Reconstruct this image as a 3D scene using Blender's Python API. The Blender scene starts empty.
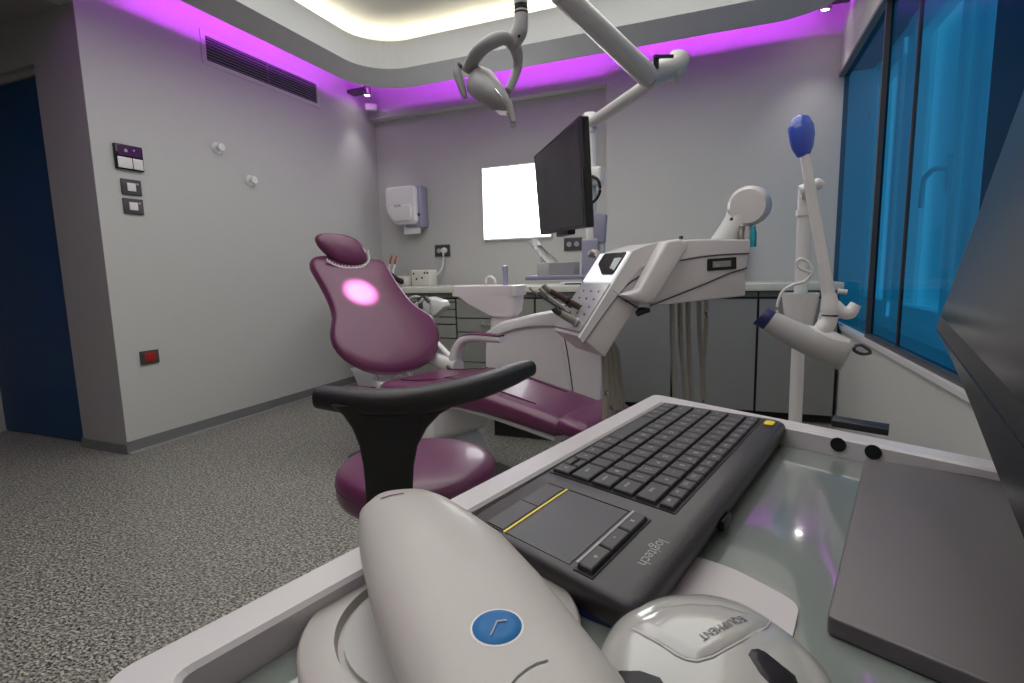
import bpy, bmesh, math, random
from mathutils import Vector as V, Matrix
from mathutils.bvhtree import BVHTree
random.seed(4)
C = bpy.context.scene.collection
PI = math.pi

# ------------------------------------------------------------------ camera
H = 1.05
FPX = 530.0
CR = V((0.92658645, 0.37537942, -0.02297476))
CU = V((-0.02806812, 0.12994421, 0.99112395))
CF = V((-0.37503297, 0.91771716, -0.13094074))
CAM = V((0, 0, H))
cam_d = bpy.data.cameras.new('camera')
cam = bpy.data.objects.new('camera', cam_d); C.objects.link(cam)
cam_d.sensor_width = 36; cam_d.lens = FPX / 1024 * 36; cam_d.clip_start = .01
cam.matrix_world = Matrix(((CR.x, CU.x, -CF.x, 0), (CR.y, CU.y, -CF.y, 0), (CR.z, CU.z, -CF.z, H), (0, 0, 0, 1)))
bpy.context.scene.camera = cam

# survey helpers: a sight line of the photograph cut with a known real plane
def ray(x, y): return (CF * FPX + CR * (x - 512) - CU * (y - 341.5)).normalized()
def onZ(x, y, z): d = ray(x, y); return CAM + d * ((z - H) / d.z)
def onY(x, y, Y): d = ray(x, y); return CAM + d * (Y / d.y)
def onX(x, y, X): d = ray(x, y); return CAM + d * (X / d.x)
def onP(x, y, p, n): d = ray(x, y); return CAM + d * ((V(p) - CAM).dot(n) / d.dot(n))

# ------------------------------------------------------------------ materials
def mat(name, col, rough=.5, metal=0, emit=None, es=0, coat=0, bump=0, bscale=40, vary=0, spec=.5):
    m = bpy.data.materials.new(name); m.use_nodes = True
    nt = m.node_tree; b = nt.nodes['Principled BSDF']
    b.inputs['Base Color'].default_value = (*col, 1); b.inputs['Roughness'].default_value = rough
    b.inputs['Metallic'].default_value = metal; b.inputs['Coat Weight'].default_value = coat
    b.inputs['Coat Roughness'].default_value = .08
    b.inputs['Specular IOR Level'].default_value = spec
    if emit: b.inputs['Emission Color'].default_value = (*emit, 1); b.inputs['Emission Strength'].default_value = es
    if bump or vary:
        tc = nt.nodes.new('ShaderNodeTexCoord'); n = nt.nodes.new('ShaderNodeTexNoise')
        n.inputs['Scale'].default_value = bscale; n.inputs['Detail'].default_value = 4
        nt.links.new(tc.outputs['Object'], n.inputs['Vector'])
        if bump:
            bp = nt.nodes.new('ShaderNodeBump'); bp.inputs['Strength'].default_value = bump; bp.inputs['Distance'].default_value = .002
            nt.links.new(n.outputs['Fac'], bp.inputs['Height']); nt.links.new(bp.outputs[0], b.inputs['Normal'])
        if vary:
            r = nt.nodes.new('ShaderNodeMix'); r.data_type = 'RGBA'
            r.inputs[6].default_value = (*[c * (1 - vary) for c in col], 1); r.inputs[7].default_value = (*[min(1, c * (1 + vary)) for c in col], 1)
            nt.links.new(n.outputs['Fac'], r.inputs[0]); nt.links.new(r.outputs[2], b.inputs['Base Color'])
    return m

M = {}
M['wall'] = mat('wall_paint', (.50, .50, .475), .75, bump=.15, bscale=60, vary=.02)
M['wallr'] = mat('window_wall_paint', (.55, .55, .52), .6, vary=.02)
M['ceil'] = mat('ceiling_paint', (.55, .55, .54), .8)
M['ring'] = mat('dropped_ceiling_paint', (.50, .50, .50), .7)
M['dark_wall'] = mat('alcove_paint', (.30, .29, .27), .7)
M['mid_wall'] = mat('shaded_wall_paint', (.33, .325, .31), .75, bump=.15, bscale=60)  # wall paint darkened to stand in for the dim light on this wall
M['void'] = mat('light_baffle_black', (.035, .035, .035), .8)  # near-black finish of the added baffles, soaks up purple bounce
M['door'] = mat('blue_door_laminate', (.004, .045, .13), .3)
M['base'] = mat('grey_skirting', (.16, .165, .165), .5)
M['alu'] = mat('brushed_aluminium', (.65, .66, .66), .3, metal=.8)
M['cab'] = mat('grey_laminate', (.25, .255, .23), .45, vary=.04, bscale=8)
M['cabr'] = mat('dark_grey_laminate', (.20, .205, .205), .4, vary=.05, bscale=8)
M['gap'] = mat('shadow_gap', (.02, .02, .02), .8)
M['top'] = mat('cream_solid_surface', (.62, .61, .54), .25)
M['white'] = mat('white_enamel', (.72, .70, .70), .28, coat=.3)
M['pink'] = mat('warm_white_plastic', (.68, .63, .64), .3, coat=.2)
M['grw'] = mat('grey_white_plastic', (.44, .43, .42), .35)
M['armw'] = mat('lamp_arm_enamel', (.50, .485, .48), .3, coat=.2)
M['lampg'] = mat('lamp_grey_plastic', (.33, .32, .325), .35)
M['glosswhite'] = mat('glossy_white_plastic', (.43, .42, .40), .14, coat=.6)
M['matwhite'] = mat('satin_white_plastic', (.45, .42, .395), .38, coat=.1)
M['leather'] = mat('purple_leather', (.112, .021, .070), .33, coat=.18, bump=.12, bscale=220, vary=.06)
M['seam'] = mat('dark_purple_seam', (.03, .006, .022), .6)
M['rubber'] = mat('black_leather', (.006, .006, .006), .45, bump=.2, bscale=250)
M['black'] = mat('black_plastic', (.010, .010, .012), .35, spec=.3)
M['blackgl'] = mat('black_glossy_plastic', (.008, .008, .010), .1, coat=.12, spec=.3)
M['chin'] = mat('smoky_black_plastic', (.010, .011, .015), .2, spec=.2)
M['screen'] = mat('dark_screen', (.010, .011, .013), .16, spec=.22)
M['darkgrey'] = mat('dark_grey_plastic', (.05, .05, .055), .4)
M['chrome'] = mat('chrome', (.75, .76, .78), .12, metal=1)
M['steel'] = mat('dull_steel', (.35, .33, .30), .35, metal=.8)
M['hose'] = mat('beige_hose', (.28, .26, .22), .5)
M['wood'] = mat('brown_handpiece', (.09, .055, .045), .35, metal=.3)
M['teal'] = mat('teal_plastic', (.02, .28, .36), .3)
M['blue'] = mat('blue_gloss_plastic', (.05, .10, .55), .1, coat=.6)
M['navy'] = mat('navy_plastic', (.01, .02, .09), .35)
M['red'] = mat('red_plastic', (.35, .015, .012), .35)
M['redtip'] = mat('orange_red_tip', (.45, .06, .03), .4)
M['lav'] = mat('lavender_grey_plastic', (.30, .29, .40), .35)
M['kb'] = mat('keyboard_case', (.030, .026, .029), .42, bump=.08, bscale=900)
M['key'] = mat('keycap_black', (.030, .030, .031), .38)
M['legend'] = mat('key_legend_grey', (.5, .5, .5), .5)
M['pad'] = mat('touchpad_grey', (.045, .047, .052), .36)
M['yellow'] = mat('yellow_accent', (.75, .60, .01), .4)
M['logo'] = mat('silver_print', (.32, .31, .32), .4)
M['slab'] = mat('brushed_grey_metal', (.115, .105, .11), .42, metal=.45, bump=.05, bscale=500)
M['tray'] = mat('tray_enamel', (.58, .545, .56), .3, coat=.4)
M['trayin'] = mat('tray_floor', (.40, .39, .40), .4)
M['glassg'] = mat('green_glass_shelf', (.19, .215, .20), .03, coat=1.0)
M['card'] = mat('white_card', (.52, .48, .49), .5)
M['paper'] = mat('tissue_paper', (.68, .68, .68), .8)
M['viewer'] = mat('lit_viewer_panel', (1, 1, 1), .4, emit=(.97, .99, 1), es=5.5)
M['bulb'] = mat('spot_bulb', (1, 1, 1), .4, emit=(1, .96, .90), es=70)
M['led_w'] = mat('white_led_strip', (1, 1, 1), .4, emit=(1, .91, .66), es=44)
M['led_p'] = mat('purple_led_strip', (1, 1, 1), .4, emit=(.62, .06, 1.0), es=190)
M['panel_glow'] = mat('glowing_white_panel', (.8, .8, .82), .2, emit=(.95, .97, 1), es=.55)  # mild emission stands in for bright highlights on the white panel
M['bluebtn'] = mat('blue_button', (.004, .13, .36), .5, spec=.3)
M['intercom'] = mat('intercom_screen', (.06, .025, .08), .15)
M['silver'] = mat('silver_plastic', (.45, .45, .47), .3, metal=.5)
M['duct'] = mat('duct_black', (.01, .01, .01), .8)
M['floorplate'] = mat('dark_steel_plate', (.07, .07, .07), .3, metal=.5)
M['frame_w'] = mat('self_lit_window_frame', (.75, .78, .80), .4, emit=(.6, .8, .9), es=.17)  # white frame, emission stands in for light falling on it
M['sash_w'] = mat('self_lit_window_sash', (.75, .78, .80), .4, emit=(.6, .8, .9), es=.22)  # sash light put in as emission, a little stronger than the frame
M['frame_d'] = mat('dark_curtain_edge', (.10, .12, .13), .6, emit=(.5, .6, .7), es=.04)  # dark edge with faint emission in place of light
M['shutter'] = mat('self_lit_frosted_pane', (.65, .72, .75), .5, emit=(.6, .8, .9), es=.27)  # pane emission stands in for daylight behind the blue glass

def floor_mat():
    m = bpy.data.materials.new('speckled_vinyl_floor'); m.use_nodes = True
    nt = m.node_tree; b = nt.nodes['Principled BSDF']; b.inputs['Roughness'].default_value = .42
    tc = nt.nodes.new('ShaderNodeTexCoord')
    mp = nt.nodes.new('ShaderNodeMapping'); mp.inputs['Scale'].default_value = (1.0, 1.5, 1); nt.links.new(tc.outputs['Object'], mp.inputs['Vector'])
    n = nt.nodes.new('ShaderNodeTexNoise'); n.inputs['Scale'].default_value = 90; n.inputs['Detail'].default_value = 5; n.inputs['Roughness'].default_value = .62
    n.inputs['Distortion'].default_value = .6
    nt.links.new(mp.outputs[0], n.inputs['Vector'])
    r = nt.nodes.new('ShaderNodeValToRGB')
    e = r.color_ramp.elements
    e[0].position = .40; e[0].color = (.020, .020, .020, 1)
    e[1].position = .60; e[1].color = (.50, .485, .42, 1)
    for p, c in ((.45, (.10, .098, .088)), (.49, (.20, .195, .17)), (.55, (.29, .28, .245))):
        k = e.new(p); k.color = (*c, 1)
    nt.links.new(n.outputs['Fac'], r.inputs[0]); nt.links.new(r.outputs[0], b.inputs['Base Color'])
    return m
M['floor'] = floor_mat()

def blue_glass():
    m = bpy.data.materials.new('blue_tinted_glass'); m.use_nodes = True
    nt = m.node_tree; nt.nodes.clear()
    o = nt.nodes.new('ShaderNodeOutputMaterial'); t = nt.nodes.new('ShaderNodeBsdfTransparent'); t.inputs[0].default_value = (.032, .37, .62, 1)
    g = nt.nodes.new('ShaderNodeBsdfGlossy'); g.inputs['Roughness'].default_value = .02; g.inputs[0].default_value = (.22, .25, .38, 1)
    f = nt.nodes.new('ShaderNodeLayerWeight'); f.inputs[0].default_value = .28
    x = nt.nodes.new('ShaderNodeMixShader')
    nt.links.new(f.outputs['Fresnel'], x.inputs[0]); nt.links.new(t.outputs[0], x.inputs[1]); nt.links.new(g.outputs[0], x.inputs[2]); nt.links.new(x.outputs[0], o.inputs[0])
    return m
M['bglass'] = blue_glass()
M['clear'] = mat('clear_plastic', (.55, .58, .62), .15)

# ------------------------------------------------------------------ mesh helpers
WL = {}
def wl(o):
    return WL.get(o.name, V((0, 0, 0))) if o else V((0, 0, 0))
def obj(name, bm, m, parent=None, smooth=False, base=None, bevel=0):
    """world-space bmesh -> one linked mesh object under its thing"""
    if bevel:
        bmesh.ops.remove_doubles(bm, verts=bm.verts, dist=1e-6)
        es = [e for e in bm.edges if len(e.link_faces) == 2 and e.calc_face_angle(0) > .5]
        bmesh.ops.bevel(bm, geom=es, offset=bevel, segments=3, affect='EDGES', profile=.5, clamp_overlap=True)
        smooth = True
    bmesh.ops.recalc_face_normals(bm, faces=bm.faces)
    o_ = wl(parent) if parent else (V(base) if base else V((0, 0, 0)))
    for v in bm.verts: v.co -= o_
    me = bpy.data.meshes.new(name); bm.to_mesh(me); bm.free()
    for mm in (m if isinstance(m, list) else [m]): me.materials.append(M[mm])
    if smooth:
        me.shade_smooth()
        me.set_sharp_from_angle(angle=math.radians(50))
    o = bpy.data.objects.new(name, me); C.objects.link(o)
    if parent: o.parent = parent; WL[o.name] = o_
    else: o.location = o_; WL[o.name] = o_
    return o
def thing(name, label, cat, loc, group=None):
    o = bpy.data.objects.new(name, None); C.objects.link(o); o.location = loc; o.empty_display_size = .05
    o['label'] = label; o['category'] = cat
    if group: o['group'] = group
    WL[o.name] = V(loc); return o
def tag(o, label, cat, group=None):
    o['label'] = label; o['category'] = cat
    if group: o['group'] = group
    return o
def struct(o): o['kind'] = 'structure'; return o

def box(c, s, rot=None, bm=None):
    bm = bm or bmesh.new(); r = bmesh.ops.create_cube(bm, size=1)
    mt = Matrix.Translation(V(c)) @ (rot.to_4x4() if rot else Matrix.Identity(4)) @ Matrix.Diagonal((*s, 1))
    bmesh.ops.transform(bm, matrix=mt, verts=r['verts']); return bm
def bx(x0, x1, y0, y1, z0, z1, bm=None):
    return box(((x0 + x1) / 2, (y0 + y1) / 2, (z0 + z1) / 2), (abs(x1 - x0), abs(y1 - y0), abs(z1 - z0)), None, bm)
def RZ(a): return Matrix.Rotation(a, 3, 'Z')
def frame(n, up=V((0, 0, 1))):
    n = V(n).normalized(); s = up.cross(n)
    if s.length < 1e-4: s = V((1, 0, 0)).cross(n)
    s.normalize(); t = n.cross(s).normalized(); return s, t, n
def catmull(pts, k=6):
    pts = [V(p) for p in pts]
    if len(pts) < 3: return pts
    out = []; P = [pts[0] * 2 - pts[1]] + pts + [pts[-1] * 2 - pts[-2]]
    for i in range(1, len(P) - 2):
        a, b, c, d = P[i - 1:i + 3]
        for j in range(k):
            t = j / k
            out.append(.5 * ((2 * b) + (c - a) * t + (2 * a - 5 * b + 4 * c - d) * t * t + (3 * b - a - 3 * c + d) * t ** 3))
    out.append(pts[-1]); return out
def loft(secs, bm=None, cap=True, closed=False):
    bm = bm or bmesh.new(); R = [[bm.verts.new(p) for p in s] for s in secs]; n = len(R[0])
    rng = range(len(R)) if closed else range(len(R) - 1)
    for i in rng:
        a, b = R[i], R[(i + 1) % len(R)]
        for j in range(n): bm.faces.new((a[j], a[(j + 1) % n], b[(j + 1) % n], b[j]))
    if cap and not closed: bm.faces.new(list(reversed(R[0]))); bm.faces.new(R[-1])
    return bm
def tube(pts, r, seg=12, bm=None, smooth=True, k=6, flat=1.0, up=V((0, 0, 1)), sq=2.0):
    """round, flattened or squarish bar along a curve; r is a number or one per point"""
    n0 = len(pts); P = catmull(pts, k) if smooth and n0 > 2 else [V(p) for p in pts]
    secs = []
    for i, p in enumerate(P):
        if isinstance(r, (list, tuple)):
            f = i / (len(P) - 1) * (n0 - 1); a = min(int(f), n0 - 2); rr = r[a] + (r[a + 1] - r[a]) * (f - a)
        else: rr = r
        d = (P[min(i + 1, len(P) - 1)] - P[max(i - 1, 0)]).normalized()
        s, t, _ = frame(d, up)
        sec = []
        for j in range(seg):
            a = 2 * PI * j / seg; ca, sa = math.cos(a), math.sin(a)
            x = abs(ca) ** (2 / sq) * (1 if ca > 0 else -1); y = abs(sa) ** (2 / sq) * (1 if sa > 0 else -1)
            sec.append(p + s * (x * rr) + t * (y * rr * flat))
        secs.append(sec)
    return loft(secs, bm)
def cyl(a, b, r, seg=24, bm=None, r2=None):
    a, b = V(a), V(b); return tube([a, b], [r, r2 if r2 is not None else r], seg, bm, False)
def lathe(prof, c, axis=(0, 0, 1), seg=32, bm=None, sx=1, sy=1):
    s, t, n = frame(axis, V((0, 1, 0)) if abs(V(axis).normalized().z) > .9 else V((0, 0, 1)))
    secs = [[V(c) + s * (math.cos(2 * PI * j / seg) * r * sx) + t * (math.sin(2 * PI * j / seg) * r * sy) + n * z for j in range(seg)] for r, z in prof]
    return loft(secs, bm)
def ball(c, r, bm=None, s=(1, 1, 1), rot=None):
    bm = bm or bmesh.new(); q = bmesh.ops.create_uvsphere(bm, u_segments=20, v_segments=12, radius=r)
    mt = Matrix.Translation(V(c)) @ (rot.to_4x4() if rot else Matrix.Identity(4)) @ Matrix.Diagonal((*s, 1))
    bmesh.ops.transform(bm, matrix=mt, verts=q['verts']); return bm
def prism(poly, d, bm=None):
    """flat polygon of 3-D points pushed along vector d"""
    return loft([[V(p) for p in poly], [V(p) + V(d) for p in poly]], bm)
def smooth_poly(pts, k=5):
    P = [V(p) for p in pts]; n = len(P); out = []
    for i in range(n):
        a, b, c, d = P[i - 1], P[i], P[(i + 1) % n], P[(i + 2) % n]
        for j in range(k):
            t = j / k; out.append(.5 * ((2 * b) + (c - a) * t + (2 * a - 5 * b + 4 * c - d) * t * t + (3 * b - a - 3 * c + d) * t ** 3))
    return out
def round_poly(pts, r, k=5):
    P = [V(p) for p in pts]; n = len(P); out = []
    for i in range(n):
        a, b, c = P[i - 1], P[i], P[(i + 1) % n]
        ra = min(r, (a - b).length * .45, (c - b).length * .45)
        p0 = b + (a - b).normalized() * ra; p1 = b + (c - b).normalized() * ra
        for j in range(k + 1):
            t = j / k; out.append(p0 * (1 - t) ** 2 + b * 2 * t * (1 - t) + p1 * t * t)
    return out
def cushion(outline, n, thick, dome, edge=.03, back=None, bm=None):
    """padded shape over a closed outline; n points to the front"""
    n = V(n).normalized(); c = sum((V(p) for p in outline), V((0, 0, 0))) / len(outline)
    R = sum(((V(p) - c).length for p in outline)) / len(outline)
    back = thick if back is None else back; secs = []
    for q in (.02, .3, .6): secs.append((q * (1 - edge / R), -back))
    for k in range(6):
        a = PI / 2 * (1 - k / 6); secs.append((1 - edge / R * (1 - math.cos(a)), -back * math.sin(a)))
    for k in range(7):
        a = PI / 2 * k / 6; s = 1 - edge / R * (1 - math.cos(a)); secs.append((s, thick * math.sin(a) + dome * (1 - (s) ** 2)))
    for q in (.88, .75, .6, .42, .22, .02):
        s = q * (1 - edge / R); secs.append((s, thick + dome * (1 - s ** 2)))
    return loft([[c + (V(p) - c) * s + n * h for p in outline] for s, h in secs], bm)
_tc = {}
def text_bm(txt, size, origin, xdir, ydir, align='LEFT', bm=None, lift=0.0, depth=0):
    key = txt
    if key not in _tc:
        cu = bpy.data.curves.new('t', 'FONT'); cu.body = txt; cu.size = 1; cu.resolution_u = 3
        o = bpy.data.objects.new('t', cu); C.objects.link(o); bpy.context.view_layer.update()
        me = bpy.data.meshes.new_from_object(o.evaluated_get(bpy.context.evaluated_depsgraph_get()))
        bpy.data.objects.remove(o); _tc[key] = me
    me = _tc[key]; bm = bm or bmesh.new()
    xs = [v.co.x for v in me.vertices] or [0]; w = max(xs) - min(xs); off = -min(xs) if align == 'LEFT' else -(min(xs) + w / 2)
    X, Y = V(xdir).normalized(), V(ydir).normalized(); N = X.cross(Y)
    vs = [bm.verts.new(V(origin) + X * ((v.co.x + off) * size) + Y * (v.co.y * size) + N * lift) for v in me.vertices]
    fs = []
    for p in me.polygons:
        try: fs.append(bm.faces.new([vs[i] for i in p.vertices]))
        except ValueError: pass
    return bm, fs
def obj_flat(name, bm, m, parent=None, base=None):
    o_ = wl(parent) if parent else (V(base) if base else V((0, 0, 0)))
    for v in bm.verts: v.co -= o_
    me = bpy.data.meshes.new(name); bm.to_mesh(me); bm.free()
    for mm in (m if isinstance(m, list) else [m]): me.materials.append(M[mm])
    o = bpy.data.objects.new(name, me); C.objects.link(o)
    if parent: o.parent = parent
    else: o.location = o_
    WL[o.name] = o_; return o

# ================================================================== ROOM
XL, YL, XR, YB, YC = -3.36, 4.69, .68, 4.69, 4.50
ZC = 3.0
struct(obj('floor', bx(-5.8, 1.2, -2.2, 5.0, -.06, 0), 'floor'))
struct(obj('wall_left', bx(XL - .12, XL, 2.0, YB + .3, 0, ZC + .1), 'wall'))
struct(obj('wall_left_header', bx(XL - .12, XL, -2.2, 2.0, 2.57, ZC + .1), 'wall'))
# wall that turns the corner on the left, with the blue door in it
w = bmesh.new()
bx(-3.79, XL - .119, 2.0, 2.12, 0, 2.57, w); bx(XL - .121, XL - .0005, 1.998, 2.0, 0, 2.57, w); bx(-5.8, -3.79, 2.0, 2.12, 2.315, 2.57, w); bx(-5.8, -4.78, 2.0, 2.12, 0, 2.315, w)
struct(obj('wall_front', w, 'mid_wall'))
d = struct(obj('door_1', bx(-4.78, -3.79, 2.05, 2.11, 0.01, 2.28), 'door'))
obj('door_frame', bx(-3.81, -3.789, 2.03, 2.06, 0, 2.30), 'dark_wall', d)
obj('door_head', bx(-4.78, -3.79, 2.03, 2.08, 2.275, 2.314), 'dark_wall', d)
struct(obj('wall_alcove', bx(-5.92, -5.8, -2.2, 2.2, 0, 2.7), 'dark_wall'))
struct(obj('ceiling_alcove', bx(-5.9, XL - .12, -2.2, 2.12, 2.57, 2.66), 'dark_wall'))
struct(obj('wall_back', bx(XL, -.96, YB, YB + .25, 0, ZC + .1), 'wall'))
struct(obj('wall_column', bx(-.96, XR + .5, YC, YB + .25, 0, ZC + .1), 'wall'))
struct(obj('trim_1', bx(XL, -.96, 4.585, YB, 2.573, ZC), 'wall'))
struct(obj('wall_rear', bx(-5.8, 1.2, -2.32, -2.2, 0, ZC + .1), 'wall'))
struct(obj('ceiling', bx(XL - .1, 1.2, -2.2, YB + .2, ZC, ZC + .1), 'ceil'))
# window wall: sill wall, head, near pier
WY0, WY1, WZ0, WZ1 = 1.80, YC, .655, 2.365
struct(obj('wall_right', bx(XR, XR + .12, -2.2, YC + .2, 0, WZ0 - .02), 'wallr'))
struct(obj('wall_right_head', bx(XR, XR + .45, -2.2, YC + .2, WZ1, ZC + .05), 'wallr'))
struct(obj('wall_right_pier', bx(XR, XR + .45, -2.2, WY0, WZ0 - .02, WZ1), 'wallr'))
struct(obj('wall_outer', bx(XR + .33, XR + .45, WY0, YC + .2, 0, WZ0), 'wallr'))
struct(obj('trim_2', bx(XR - .012, XR + .33, WY0, YC, WZ0 - .02, WZ0), 'white'))
struct(obj('trim_3', bx(XR - .006, XR + .06, WY0, YC, WZ1 - .02, WZ1), 'base'))
# the window itself behind the blue glass
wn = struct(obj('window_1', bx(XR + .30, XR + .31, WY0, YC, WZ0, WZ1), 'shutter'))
fr = bmesh.new(); xa, xb = XR + .20, XR + .29
for y0, y1 in ((4.36, 4.50), (3.55, 3.72), (2.62, 2.80)): bx(xa, xb, y0, y1, WZ0, WZ1, fr)
bx(xa + .01, xb - .01, WY0, YC, WZ0, WZ0 + .10, fr); bx(xa + .01, xb - .01, WY0, YC, WZ1 - .10, WZ1, fr)
obj('side_curtain', bx(xa - .1, xb, WY0, 2.30, WZ0, WZ1), 'frame_d', wn)
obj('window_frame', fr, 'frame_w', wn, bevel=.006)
sa = bmesh.new()
for y0, y1 in ((3.72, 4.36), (2.80, 3.55), (2.30, 2.62)):
    for a, b in ((y0, y0 + .07), (y1 - .07, y1)): bx(xa - .02, xb - .04, a, b, WZ0 + .08, WZ1 - .08, sa)
    bx(xa - .018, xb - .042, y0, y1, WZ0 + .08, WZ0 + .17, sa); bx(xa - .018, xb - .042, y0, y1, WZ1 - .17, WZ1 - .08, sa)
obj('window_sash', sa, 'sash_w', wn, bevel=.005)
hp = V((xa - .02, 2.845, 1.42))
hd = bmesh.new(); box(hp + V((-.008, 0, 0)), (.016, .035, .15), None, hd); tube([hp + V((-.015, 0, .02)), hp + V((-.06, 0, .02)), hp + V((-.065, .05, .01)), hp + V((-.065, .10, -.005)), hp + V((-.065, .115, -.06)), hp + V((-.065, .118, -.13))], .011, 10, hd)
obj('window_handle', hd, 'frame_w', wn, smooth=True)
for y0, y1, dx in ((WY0, 2.83, .0), (2.85, 3.345, .004), (3.35, YC, .0)):
    g_ = bmesh.new(); xg = XR + .03 + dx; g_.faces.new([g_.verts.new(p) for p in ((xg, y0, WZ0 + .004), (xg, y0, WZ1 - .004), (xg, y1, WZ1 - .004), (xg, y1, WZ0 + .004))])
    obj_flat('blue_glass_panel', g_, 'bglass', wn)
obj('added_glow_lining', bx(XR + .06, XR + .29, 4.485, 4.499, WZ0, WZ1), 'frame_w', wn)  # glowing piece added to brighten the glass at the niche end
pr = bmesh.new(); bx(XR + .012, XR + .045, 3.335, 3.360, WZ0, WZ1, pr); 
obj('glass_profile', pr, 'darkgrey', wn)
obj('glass_rail', bx(XR + .01, XR + .05, WY0, 3.32, WZ0 + .0, WZ0 + .022), 'darkgrey', wn)
obj('glass_seam', bx(XR + .026, XR + .042, 2.840, 2.846, WZ0, WZ1), 'darkgrey', wn)
struct(obj('baseboard_left', bx(XL, XL + .012, 2.0, YB, .012, .075), 'base'))
struct(obj('trim_4', bx(XL, XL + .022, 2.0, YB, 0, .012), 'alu'))
struct(obj('baseboard_front', bx(-3.79, XL + .012, 1.988, 2.0, 0, .06), 'base'))

# dropped ceiling ring with rounded corners
def rrect(x0, x1, y0, y1, r, z, k=10):
    out = []
    for cx, cy, a0 in ((x1 - r, y1 - r, 0), (x0 + r, y1 - r, 90), (x0 + r, y0 + r, 180), (x1 - r, y0 + r, 270)):
        for j in range(k + 1):
            a = math.radians(a0 + 90 * j / k); out.append(V((cx + r * math.cos(a), cy + r * math.sin(a), z)))
    return out
OX0, OX1, OY0, OY1 = -2.93, .64, -1.6, 4.085
IX0, IX1, IY0, IY1 = -2.65, .42, -1.2, 3.705
zb, zt = 2.62, 2.69
ring = loft([rrect(OX0, OX1, OY0, OY1, .42, zb), rrect(OX0, OX1, OY0, OY1, .42, zt), rrect(OX0 + .10, OX1 - .10, OY0 + .10, OY1 - .10, .36, zt),
             rrect(IX0 - .03, IX1 + .03, IY0 - .03, IY1 + .03, .36, zt), rrect(IX0 - .03, IX1 + .03, IY0 - .03, IY1 + .03, .36, 2.82),
             rrect(IX0, IX1, IY0, IY1, .33, 2.82), rrect(IX0, IX1, IY0, IY1, .33, zb)], closed=True)
rg = struct(obj('trim_5', ring, 'ring'))
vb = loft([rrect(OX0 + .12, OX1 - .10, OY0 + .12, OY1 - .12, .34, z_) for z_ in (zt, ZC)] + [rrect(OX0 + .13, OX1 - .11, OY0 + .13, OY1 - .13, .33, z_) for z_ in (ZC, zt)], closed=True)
obj('added_light_baffle', vb, 'void', rg)  # unseen barrier added to keep purple light out of the white cove
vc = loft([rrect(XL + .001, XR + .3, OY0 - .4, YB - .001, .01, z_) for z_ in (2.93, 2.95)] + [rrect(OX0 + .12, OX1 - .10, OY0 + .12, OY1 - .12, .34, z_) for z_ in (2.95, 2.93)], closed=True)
obj('added_bounce_cover', vc, 'void', rg)  # dark cover added over the gap to cut purple bounce
struct(obj('ceiling_recess', bx(IX0 - .3, IX1 + .1, IY0 - .3, IY1 + .26, 2.905, 2.92), 'ceil'))
dr = bmesh.new()
for x, y in ((-2.8, .3), (-2.8, 2.6), (-1, 3.9), (.52, 2), (-1, -1.4)): cyl((x, y, zt), (x, y, ZC), .01, 8, dr)
obj('ceiling_hanger', dr, 'alu', rg)
lw = loft([rrect(IX0 - .09, IX1 + .09, IY0 - .09, IY1 + .09, .42, 2.80), rrect(IX0 - .09, IX1 + .09, IY0 - .09, IY1 + .09, .42, 2.815),
           rrect(IX0 - .075, IX1 + .075, IY0 - .075, IY1 + .075, .40, 2.815), rrect(IX0 - .075, IX1 + .075, IY0 - .075, IY1 + .075, .40, 2.80)], closed=True)
obj('cove_led_strip', lw, 'led_w', rg)
lp = loft([rrect(OX0 + .08, OX1 - .06, OY0 + .08, OY1 - .08, .36, 2.692), rrect(OX0 + .08, OX1 - .06, OY0 + .08, OY1 - .08, .36, 2.702),
           rrect(OX0 + .10, OX1 - .08, OY0 + .10, OY1 - .10, .34, 2.702), rrect(OX0 + .10, OX1 - .08, OY0 + .10, OY1 - .10, .34, 2.692)], closed=True)
obj('edge_led_strip', lp, 'led_p', rg)

# ================================================================== LEFT WALL FITTINGS
def wallL(x, y): return onX(x, y, XL)
vt = [V((XL, 2.79, 2.70)), V((XL, 3.90, 2.545))]
t = thing('air_vent', 'long slotted air grille high on the left wall', 'air vent', (XL, 3.33, 2.60))
y0, y1, z0, z1 = 2.80, 3.86, 2.535, 2.695
f = bmesh.new()
bx(XL, XL + .008, y0 - .035, y1 + .035, z1, z1 + .03, f); bx(XL, XL + .008, y0 - .035, y1 + .035, z0 - .03, z0, f)
bx(XL, XL + .008, y0 - .035, y0, z0, z1, f); bx(XL, XL + .008, y1, y1 + .035, z0, z1, f)
obj('frame', f, 'wallr', t)
obj('backing', bx(XL + .0005, XL + .0015, y0, y1, z0, z1), 'duct', t)
s = bmesh.new()
for k in range(8): bx(XL + .001, XL + .012, y0, y1, z0 + .008 + k * .0195, z0 + .014 + k * .0195, s)
bx(XL + .001, XL + .010, (y0 + y1) / 2 - .004, (y0 + y1) / 2 + .004, z0, z1, s)
obj('slats', s, 'base', t)

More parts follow.
